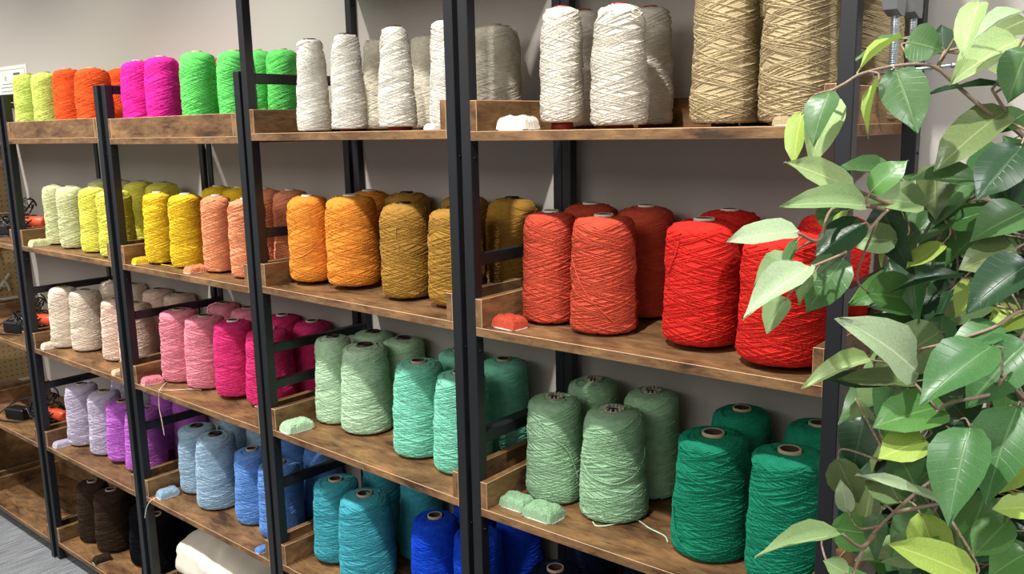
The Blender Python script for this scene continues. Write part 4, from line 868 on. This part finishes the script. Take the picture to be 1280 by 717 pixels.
# ------------------------------------------------------------------ ficus plant
LEAFC = {'mid': (84, 132, 68), 'dark': (42, 84, 48), 'bright': (90, 150, 64), 'glossy': (78, 136, 70), 'olive': (118, 142, 80), 'lime': (172, 206, 76), 'light': (172, 204, 124), 'lightgreen': (142, 178, 106), 'pale': (178, 206, 154)}
def leaf_mat(k, col):
    g_ = sum(col) / 3; col = tuple((v * .84 + g_ * .16) * .95 for v in col)
    m, nt, b = newmat('leaf_' + k, col, 0.55 if k in ('pale', 'light', 'lightgreen', 'lime') else 0.36, spec=0.5)
    uv = N(nt, 'ShaderNodeUVMap'); sx = N(nt, 'ShaderNodeSeparateXYZ'); nt.links.new(uv.outputs[0], sx.inputs[0])
    # u: 0..1 along the leaf, v: -1..1 across
    ab = N(nt, 'ShaderNodeMath', operation='ABSOLUTE'); nt.links.new(sx.outputs[1], ab.inputs[0])
    sl = N(nt, 'ShaderNodeMath', operation='MULTIPLY_ADD'); sl.inputs[1].default_value = -0.16; nt.links.new(ab.outputs[0], sl.inputs[0]); nt.links.new(sx.outputs[0], sl.inputs[2])
    fq = N(nt, 'ShaderNodeMath', operation='MULTIPLY'); fq.inputs[1].default_value = 10.0; nt.links.new(sl.outputs[0], fq.inputs[0])
    frc = N(nt, 'ShaderNodeMath', operation='FRACT'); nt.links.new(fq.outputs[0], frc.inputs[0])
    d = N(nt, 'ShaderNodeMath', operation='SUBTRACT'); d.inputs[1].default_value = .5; nt.links.new(frc.outputs[0], d.inputs[0])
    d2 = N(nt, 'ShaderNodeMath', operation='ABSOLUTE'); nt.links.new(d.outputs[0], d2.inputs[0])
    vein = ramp(nt, d2.outputs[0], [(0.0, (1, 1, 1, 1)), (0.05, (0, 0, 0, 1))])
    mid = ramp(nt, ab.outputs[0], [(0.025, (1, 1, 1, 1)), (0.06, (0, 0, 0, 1))])
    mx = N(nt, 'ShaderNodeMath', operation='MAXIMUM'); v5 = N(nt, 'ShaderNodeMath', operation='MULTIPLY'); v5.inputs[1].default_value = .35
    nt.links.new(vein.outputs[0], v5.inputs[0]); nt.links.new(v5.outputs[0], mx.inputs[0]); nt.links.new(mid.outputs[0], mx.inputs[1])
    tc = N(nt, 'ShaderNodeTexCoord'); nz = N(nt, 'ShaderNodeTexNoise'); nz.inputs['Scale'].default_value = 45; nz.inputs['Detail'].default_value = 4; nt.links.new(tc.outputs['Object'], nz.inputs['Vector'])
    c = lin(col); rr = ramp(nt, nz.outputs[0], [(.3, (c[0] * .78, c[1] * .82, c[2] * .78, 1)), (.7, (min(1, c[0] * 1.15), min(1, c[1] * 1.1), c[2] * 1.12, 1))])
    mm = N(nt, 'ShaderNodeMix', data_type='RGBA'); vc = (min(1, c[0] * 1.6 + .05), min(1, c[1] * 1.35 + .05), min(1, c[2] * 1.5 + .03), 1)
    f7 = N(nt, 'ShaderNodeMath', operation='MULTIPLY'); f7.inputs[1].default_value = .7; nt.links.new(mx.outputs[0], f7.inputs[0])
    nt.links.new(f7.outputs[0], mm.inputs[0]); nt.links.new(rr.outputs[0], mm.inputs[6]); mm.inputs[7].default_value = vc; nt.links.new(mm.outputs[2], b.inputs['Base Color'])
    bump(nt, b, mx.outputs[0], .5, .0006)
    # thin leaf: some light comes through
    tr = N(nt, 'ShaderNodeBsdfTranslucent'); nt.links.new(mm.outputs[2], tr.inputs['Color']); ms = N(nt, 'ShaderNodeMixShader'); ms.inputs[0].default_value = .28
    out = nt.nodes['Material Output']; nt.links.new(b.outputs[0], ms.inputs[1]); nt.links.new(tr.outputs[0], ms.inputs[2]); nt.links.new(ms.outputs[0], out.inputs[0])
    return m
LM = {k: leaf_mat(k, v) for k, v in LEAFC.items()}
BARK, _nt, _b = newmat('twig_bark', (122, 98, 78), .75, spec=.25)
_n = N(_nt, 'ShaderNodeTexNoise'); _n.inputs['Scale'].default_value = 220; _r = ramp(_nt, _n.outputs[0], [(.3, lin((116, 96, 78))), (.7, lin((172, 150, 130)))]); _nt.links.new(_r.outputs[0], _b.inputs['Base Color'])
def leaf_mesh(seed):
    rnd = random.Random(seed); nu = 7; cols = 4; V = []; Fc = []; UV = []
    prof = [(0, .0), (.05, .52), (.18, .92), (.36, 1.06), (.55, .97), (.72, .72), (.87, .32), (1.0, .0)]
    fold = rnd.uniform(.10, .28); droop = rnd.uniform(.08, .22); wv = rnd.uniform(.02, .05)
    for i, (u, wd) in enumerate(prof):
        for j in range(cols + 1):
            v = j / cols * 2 - 1; x = u; y = v * wd * .5
            z = abs(v) * wd * fold * .5 - droop * u * u + wv * math.sin(u * 8 + seed + v * 2) * abs(v)
            V.append((x, y, z)); UV.append((u, v if wd > 0 else 0))
    for i in range(len(prof) - 1):
        for j in range(cols): a = i * (cols + 1) + j; Fc.append((a, a + cols + 1, a + cols + 2, a + 1))
    me = mesh('leaf', V, Fc, True); ul = me.uv_layers.new(name='UVMap')
    for lp in me.loops: ul.data[lp.index].uv = UV[lp.vertex_index]
    me.materials.append(LM['mid']); return me
LEAFM = [leaf_mesh(s) for s in range(5)]
PLANT = empty('ficus_plant', (TRUNK[0][0], TRUNK[0][1], 0))
tag(PLANT, 'leafy green artificial ficus tree in front of the right end of the racks', 'plant')
PO_ = Vector((TRUNK[0][0], TRUNK[0][1], 0))
CAMV = Vector((1.2036, -1.346, 1.7356))
def ploc(o):
    o.location = o.location - PO_; return o
for i, (B, T, wd, col, tw) in enumerate(LEAVES):
    B = Vector(B); T = Vector(T); ax = T - B; L = ax.length; ax.normalize()
    toc = (Vector((0.9, -1.6, 2.6)) - (B + T) / 2).normalized()           # leaves turn their faces to the room and the lamps
    nrm = (toc - ax * toc.dot(ax)).normalized(); nrm = Matrix.Rotation(math.radians(tw), 3, ax) @ nrm; yy = nrm.cross(ax)
    me = LEAFM[i % 5]; o = bpy.data.objects.new('leaf', me); COL.objects.link(o); o.parent = PLANT
    sgn = 1.0
    m4 = Matrix(((ax.x * L, yy.x * wd * 1.1, nrm.x * L * sgn, B.x - PO_.x), (ax.y * L, yy.y * wd * 1.1, nrm.y * L * sgn, B.y - PO_.y), (ax.z * L, yy.z * wd * 1.1, nrm.z * L * sgn, B.z - PO_.z), (0, 0, 0, 1)))
    o.matrix_basis = m4; o.material_slots[0].link = 'OBJECT'; o.material_slots[0].material = LM[col]
allb = []
for b in BRANCHES:
    pts = catmull(b, 6); allb += pts
    n = len(pts); V, Fc = tube_vf([p - PO_ for p in pts], [.0026 - .0012 * i / n for i in range(n)], 7)
    link('branch', mesh('branch', V, Fc, True), BARK, PLANT)
tp = catmull([(PO_.x, PO_.y, .14), (PO_.x + .02, PO_.y + .01, .6), (PO_.x - .015, PO_.y + .02, 1.1), (PO_.x + .01, PO_.y + .03, 1.5), (TRUNK[1][0], TRUNK[1][1], TRUNK[1][2]), (TRUNK[1][0] + .02, TRUNK[1][1] + .03, 1.86)], 8)
V, Fc = tube_vf([p - PO_ for p in tp], [.019 - .012 * i / len(tp) for i in range(len(tp))], 10)
link('trunk', mesh('trunk', V, Fc, True), BARK, PLANT)
V, Fc = [], []
for i, (B, T, wd, col, tw) in enumerate(LEAVES):       # twigs carrying the leaves
    B = Vector(B); ax = (Vector(T) - B).normalized(); q = min(allb + tp[20:], key=lambda p: (p - B).length); d = (q - B).length
    if .006 < d < .30:
        mid = B - ax * min(.03, d * .5) ; mid = mid.lerp((B + q) / 2, .5); pts = catmull([B + ax * .004, mid, q], 5)
        tube_vf([p - PO_ for p in pts], [.0009 + .0008 * k / len(pts) for k in range(len(pts))], 5, True, V, Fc)
tag(link('twigs', mesh('twigs', V, Fc, True), BARK, PLANT), kind='stuff')
pv, pf = lathe('pot', [(0.001, .0), (.12, 0), (.15, .26), (.158, .27), (.158, .285), (.148, .285), (.142, .25), (.001, .25)], 36)
PM, _, _ = newmat('pot_glaze', (70, 70, 72), .5); link('pot', mesh('pot', pv, pf, True), PM, PLANT)

# ------------------------------------------------------------------ G-clamps hanging on the right side of the rack
IRON, _, _ = newmat('grey_cast_iron', (120, 122, 124), .5, .2); STEEL, _, _ = newmat('zinc_thread', (190, 200, 208), .28, .9)
def clamp(y, zt, zb, lab, rod):
    x = .803; root = empty('g_clamp', (x, y, zb)); tag(root, lab, 'clamp', 'grey G-clamps on the right rack side')
    V = []; Fc = []
    outl = [(-.034, .23), (-.036, .115), (-.030, .095), (-.006, .088), (.010, .088), (.013, .10), (.013, .125), (-.016, .135), (-.020, .15), (-.020, .21), (.013, .215), (.013, .235)]
    dz = (zt - zb) - .088
    for xx in (-.010, .010):
        for a, b in outl: V.append((xx, a, b + dz))
    n = len(outl); Fc = [tuple(range(n)), tuple(range(n, 2 * n))[::-1]] + [(k, n + k, n + (k + 1) % n, (k + 1) % n) for k in range(n)]
    link('frame', mesh('clamp_frame', V, Fc), IRON, root)
    P = []; r = .0068; V = []; Fc = []; L = zt - zb + .05; st = int(L / .0032 * 12)
    rows = []
    for i in range(st + 1):
        a = i / 12 * 2 * math.pi; z = i / 12 * .0032
        for rr, dz_ in ((r - .0016, -.0008), (r, 0), (r - .0016, .0008)): V.append((rr * math.cos(a), rr * math.sin(a), z + dz_))
    for i in range(st):
        for q in range(2): Fc.append((i * 3 + q, (i + 1) * 3 + q, (i + 1) * 3 + q + 1, i * 3 + q + 1))
    cv, cf = lathe('s', [(.0001, 0), (r - .0012, 0), (r - .0012, L), (.0001, L)], 14); b = len(V); V += cv; Fc += [tuple(b + k for k in f_) for f_ in cf]
    link('screw', mesh('clamp_screw', V, Fc, True), STEEL, root)
    V, Fc = tube_vf([Vector((-.03, .004, .004)), Vector((rod, -.004, .010))], .003, 10); t = link('tommy_bar', mesh('tommy_bar', V, Fc, True), STEEL, root)
    for e in (Vector((-.03, .004, .004)), Vector((rod, -.004, .010))):
        bm = bmesh.new(); bmesh.ops.create_icosphere(bm, subdivisions=2, radius=.0046, matrix=Matrix.Translation(e)); me = bpy.data.meshes.new('knob'); bm.to_mesh(me); bm.free(); me.polygons.foreach_set('use_smooth', [True] * len(me.polygons)); link('knob', me, STEEL, t)
clamp(.056, 1.886, 1.800, 'front grey G-clamp with zinc screw hanging on the right rack side', .085)
clamp(.150, 1.890, 1.806, 'rear grey G-clamp with zinc screw nearer the wall', .10)

# ------------------------------------------------------------------ notice on the wall
PAPER, _, _ = newmat('notice_paper', (226, 232, 222), .6); INK, _, _ = newmat('notice_ink', (92, 98, 96), .8); PHOTO, _, _ = newmat('notice_picture', (120, 116, 110), .7)
ROOT = empty('wall_notice', (-3.2, .4042, 1.905)); tag(ROOT, 'pale printed notice sheet taped to the wall above the left racks', 'notice')
link('sheet', box_me('sheet', -.20, .175, -.0012, 0, -.02, .155), PAPER, ROOT)
for k, (xa, xb, z) in enumerate([(-.10, .10, .075), (-.12, .12, .060), (-.12, .10, .042), (-.12, .08, .028)]):
    link('text_line', box_me('text_line', xa, xb, -.0018, -.0013, z - .0014, z + .0014), INK, ROOT)
for a in ((-.18, .155, .138, .1392), (.154, .155, .01, .1392)): link('border_line', box_me('border_line', a[0], a[1], -.0018, -.0013, a[2], a[3]), INK, ROOT)
link('picture', box_me('picture', .10, .15, -.0018, -.0013, .055, .09), PHOTO, ROOT)
link('heading', box_me('heading', .03, .10, -.0018, -.0013, .112, .122), INK, ROOT)
V, Fc = lathe('r', [(.006, -.0018), (.009, -.0018), (.009, -.0013), (.006, -.0013)], 20); link('ring_mark', mesh('ring_mark', [(x, z, y) for x, y, z in V], Fc), INK, ROOT, (-.06, 0, .10))

# ------------------------------------------------------------------ pegboard and tools of the left rack
def peg_mat():
    m, nt, b = newmat('pegboard_mdf', (196, 166, 118), .7, spec=.3); tc = N(nt, 'ShaderNodeTexCoord'); sc = N(nt, 'ShaderNodeVectorMath', operation='SCALE'); sc.inputs['Scale'].default_value = 40
    nt.links.new(tc.outputs['Object'], sc.inputs[0]); fr = N(nt, 'ShaderNodeVectorMath', operation='FRACTION'); nt.links.new(sc.outputs[0], fr.inputs[0])
    sx = N(nt, 'ShaderNodeSeparateXYZ'); nt.links.new(fr.outputs[0], sx.inputs[0]); cb = N(nt, 'ShaderNodeCombineXYZ'); nt.links.new(sx.outputs[1], cb.inputs[0]); nt.links.new(sx.outputs[2], cb.inputs[1])
    ds = N(nt, 'ShaderNodeVectorMath', operation='DISTANCE'); ds.inputs[1].default_value = (.5, .5, 0); nt.links.new(cb.outputs[0], ds.inputs[0])
    r = ramp(nt, ds.outputs['Value'], [(.10, lin((60, 44, 26))), (.14, lin((196, 166, 118)))]); nt.links.new(r.outputs[0], b.inputs['Base Color']); return m
PEG = peg_mat()
PX = -3.318
for z0_, z1_, lb in ((1.335, 1.70, 'upper'), (.925, 1.29, 'middle'), (.515, .88, 'lower')):
    tag(link('pegboard', box_me('pegboard', PX, PX + .006, .085, .41 - .02, z0_ + .05, z1_), PEG), 'tan perforated pegboard, %s one of three on the left rack side' % lb, 'pegboard', 'pegboards on the left rack')
LP = box_me('side_panel', PX, PX + .006, .09, .40, .085, .475); tag(link('side_panel', LP, WOOD_Y), 'dark brown wooden panel closing the side of the bottom bay, left rack', 'panel')
BP = box_me('back_panel', -3.25, -2.47, .40, .404, .08, .47); tag(link('back_panel', BP, WOOD_X), 'dark brown wooden panel closing the back of the bottom bay, left rack', 'panel')
BLACKP, _, _ = newmat('black_plastic', (16, 16, 18), .32); ORANGEP, _, _ = newmat('orange_plastic', (226, 84, 40), .4); BEIGEP, _, _ = newmat('beige_plastic', (206, 196, 168), .5)
def tool(lx, ly, lv, lab, rz):
    root = empty('tufting_tool', wpos(-1, lx, ly, ZL[lv] + .0006), rz); tag(root, lab, 'power tool', 'orange handled electric tools')
    V, Fc = lathe('h', [(.001, 0), (.016, 0), (.024, .006), (.024, .13), (.02, .138), (.015, .142), (.001, .142)], 20)
    link('handle', mesh('handle', [(z - .02, x, y + .075) for x, y, z in V], Fc, True), ORANGEP, root)
    V, Fc = lathe('m', [(.001, 0), (.024, 0), (.03, .01), (.03, .08), (.02, .095), (.001, .095)], 20)
    link('motor', mesh('motor', [(z - .11, x, y + .075) for x, y, z in V], Fc, True), BLACKP, root)
    link('foot_plate', box_me('foot_plate', -.10, .02, -.03, .03, 0, .046, .004), BLACKP, root)
    link('switch', box_me('switch', .0, .03, -.008, .008, .0945, .1005, .001), BLACKP, root)
    for q in range(7):
        rr = .045 + .011 * q; P = []
        for k in range(15):
            a = k / 14 * 2 * math.pi * .95 + q; P.append((-.03 + rr * 1.1 * math.cos(a), .0 + rr * .6 * math.sin(a) , (.11 + .012 * q + .035 * abs(math.sin(a * 1.5 + q))) if q < 3 else (.014 + .006 * q + .05 * abs(math.sin(a * 2 + q * 2.1)))))
        V, Fc = tube_vf(catmull(P, 4), .0032, 6); link('cable', mesh('cable', V, Fc, True), BLACKP, root)
tool(.60, .12, 1, 'orange handled electric tool with coiled cable, second shelf of the left rack', .15)
tool(.585, .12, 2, 'orange handled electric tool with coiled cable, third shelf of the left rack', .1)
tool(.60, .12, 3, 'orange handled electric tool with coiled cable, fourth shelf of the left rack', .05)
def adapter(lx, ly, lv, lab, rz, plug=False):
    root = empty('power_adapter', wpos(-1, lx, ly, ZL[lv] + .0006), rz); tag(root, lab, 'power adapter', 'black power adapters on the left rack')
    link('housing', box_me('housing', -.06, .05, -.03, .03, 0, .05, .006), BLACKP, root)
    P = [(.05, 0, .02), (.09, .03, .05), (.05, .05, .085), (-.03, .02, .07), (-.08, -.03, .03), (-.07, -.055, .006), (0, -.06, .005), (.06, -.05, .006), (.10, -.02, .012)]
    link('cable', mesh('cable', *tube_vf(catmull(P, 6), .0028, 6), True), BLACKP, root)
    P = [(-.06, 0, .03), (-.09, .03, .05), (-.04, .05, .07), (.03, .035, .075), (.07, .0, .055), (.055, -.02, .052)]
    link('cable', mesh('cable', *tube_vf(catmull(P, 6), .0028, 6), True), BLACKP, root)
    if plug:
        p = link('plug', box_me('plug', .10, .13, -.035, -.012, 0, .02, .004), BLACKP, root)
        for dy in (-.029, -.018): link('prong', box_me('prong', .13, .148, dy - .001, dy + .001, .007, .013), STEEL, p)
adapter(.33, .09, 3, 'black power adapter with coiled cable, fourth shelf of the left rack', .3)
adapter(.44, .09, 2, 'black power adapter with two-pin plug, third shelf of the left rack', .3, True)
adapter(.36, .12, 1, 'black power adapter with coiled cable, second shelf of the left rack', .3)
# pale spring clips hung on the pegboards
def clip(y, z, lab):
    root = empty('spring_clip', (PX + .0062, y, z)); tag(root, lab, 'clip')
    link('jaw', mesh('jaw', *tube_vf(catmull([(.008, -.04, -.03), (.01, -.01, .0), (.012, .012, .03), (.01, .03, .05)], 5), .0075, 8), True), BEIGEP, root)
    link('jaw', mesh('jaw', *tube_vf(catmull([(.012, .02, -.035), (.014, .012, .0), (.014, -.004, .025)], 5), .007, 8), True), BEIGEP, root)
    V, Fc = lathe('k', [(.003, 0), (.014, 0), (.016, .008), (.014, .016), (.003, .016)], 16); link('pivot', mesh('pivot', [(z_, x, y_) for x, y_, z_ in V], Fc, True), BEIGEP, root)
clip(.27, 1.21, 'pale plastic spring clip hanging on the middle pegboard')
clip(.25, 1.46, 'pale plastic spring clip hanging on the upper pegboard')
clip(.30, 1.04, 'pale plastic spring clip at the foot of the middle pegboard')

# ------------------------------------------------------------------ folded cream cloth and its plastic bag, bottom shelf of rack 1
CLOTH, _nt, _b = newmat('cream_canvas', (232, 224, 206), .9, spec=.1)
_n = N(_nt, 'ShaderNodeTexNoise'); _n.inputs['Scale'].default_value = 500; bump(_nt, _b, _n.outputs[0], .3, .0006)
BAG, _nt, _b = newmat('clear_plastic_film', (235, 238, 240), .12); _b.inputs['Transmission Weight'].default_value = .93; _b.inputs['IOR'].default_value = 1.08
def bundle(name, lx, ly, z, L, Wd, H, seed, lab, mat=CLOTH, rz=0., cat='cloth'):
    rnd = random.Random(seed); nx, na = 44, 36; V = []; Fc = []
    for i in range(nx + 1):
        t = i / nx * 2 - 1; e = max(0.004, (1 - abs(t) ** 6)) ** .5
        for k in range(na):
            a = 2 * math.pi * k / na; c, s = math.cos(a), math.sin(a)
            y = math.copysign(abs(c) ** .75, c); zz = math.copysign(abs(s) ** .8, s)
            fold = 1 + .075 * abs(math.sin(4.0 * a + .9 * math.sin(t * 2.3 + seed))) - .05 * max(0, math.sin(t * 5 + 3 * c + seed)) ** 6 + .018 * math.sin(t * 17 + 5 * c + seed * 2)
            V.append((t * L / 2, y * Wd / 2 * e * fold, (H / 2) * (1 + zz * e * fold * (1 + .12 * math.sin(t * 3 + seed)))))
    zmin = min(v[2] for v in V); V = [(x, y, zq - zmin) for x, y, zq in V]
    for i in range(nx):
        for k in range(na): k2 = (k + 1) % na; Fc.append((i * na + k, (i + 1) * na + k, (i + 1) * na + k2, i * na + k2))
    Fc.append(tuple(range(na))); Fc.append(tuple(nx * na + k for k in range(na))[::-1])
    o = link(name, mesh(name, V, Fc, True), mat, None, wpos(1, lx, ly, z), (0, 0, rz)); tag(o, lab, cat); return o
bundle('folded_canvas', .235, .16, ZL[4] + .001, .42, .29, .10, 1, 'lower roll of folded cream canvas on the bottom shelf, third rack from the plant', rz=-.02)
bundle('folded_canvas', .255, .18, ZL[4] + .112, .44, .30, .15, 2.4, 'upper roll of folded cream canvas lying on the other, partly shaded', rz=-.03)
def film():
    V = []; Fc = []; n = 30; m = 26
    for i in range(n + 1):
        for j in range(m + 1):
            x = i / n * .20; a = j / m * math.pi; cr = .010 * math.sin(x * 90 + j * .9) + .008 * math.sin(j * 1.7 + x * 40)
            V.append((x, .135 * math.cos(a) * (1 + cr * 4) , .235 * max(0.0, math.sin(a)) ** .5 * (.92 + cr * 2) + .002))
    for i in range(n):
        for j in range(m): a = i * (m + 1) + j; Fc.append((a, a + 1, a + m + 2, a + m + 1))
    o = link('plastic_bag', mesh('plastic_bag', V, Fc, True), BAG, None, wpos(1, .505, .185, ZL[4] + .001)); o.modifiers.new('thick', 'SOLIDIFY').thickness = .0006
    tag(o, 'crumpled clear plastic bag beside the cream canvas on the bottom shelf', 'plastic bag')
film()
bundle('wrapped_canvas', .605, .19, ZL[4] + .001, .17, .24, .17, 5.1, 'greyish folded canvas in the clear bag, right end of the bottom shelf', rz=0)
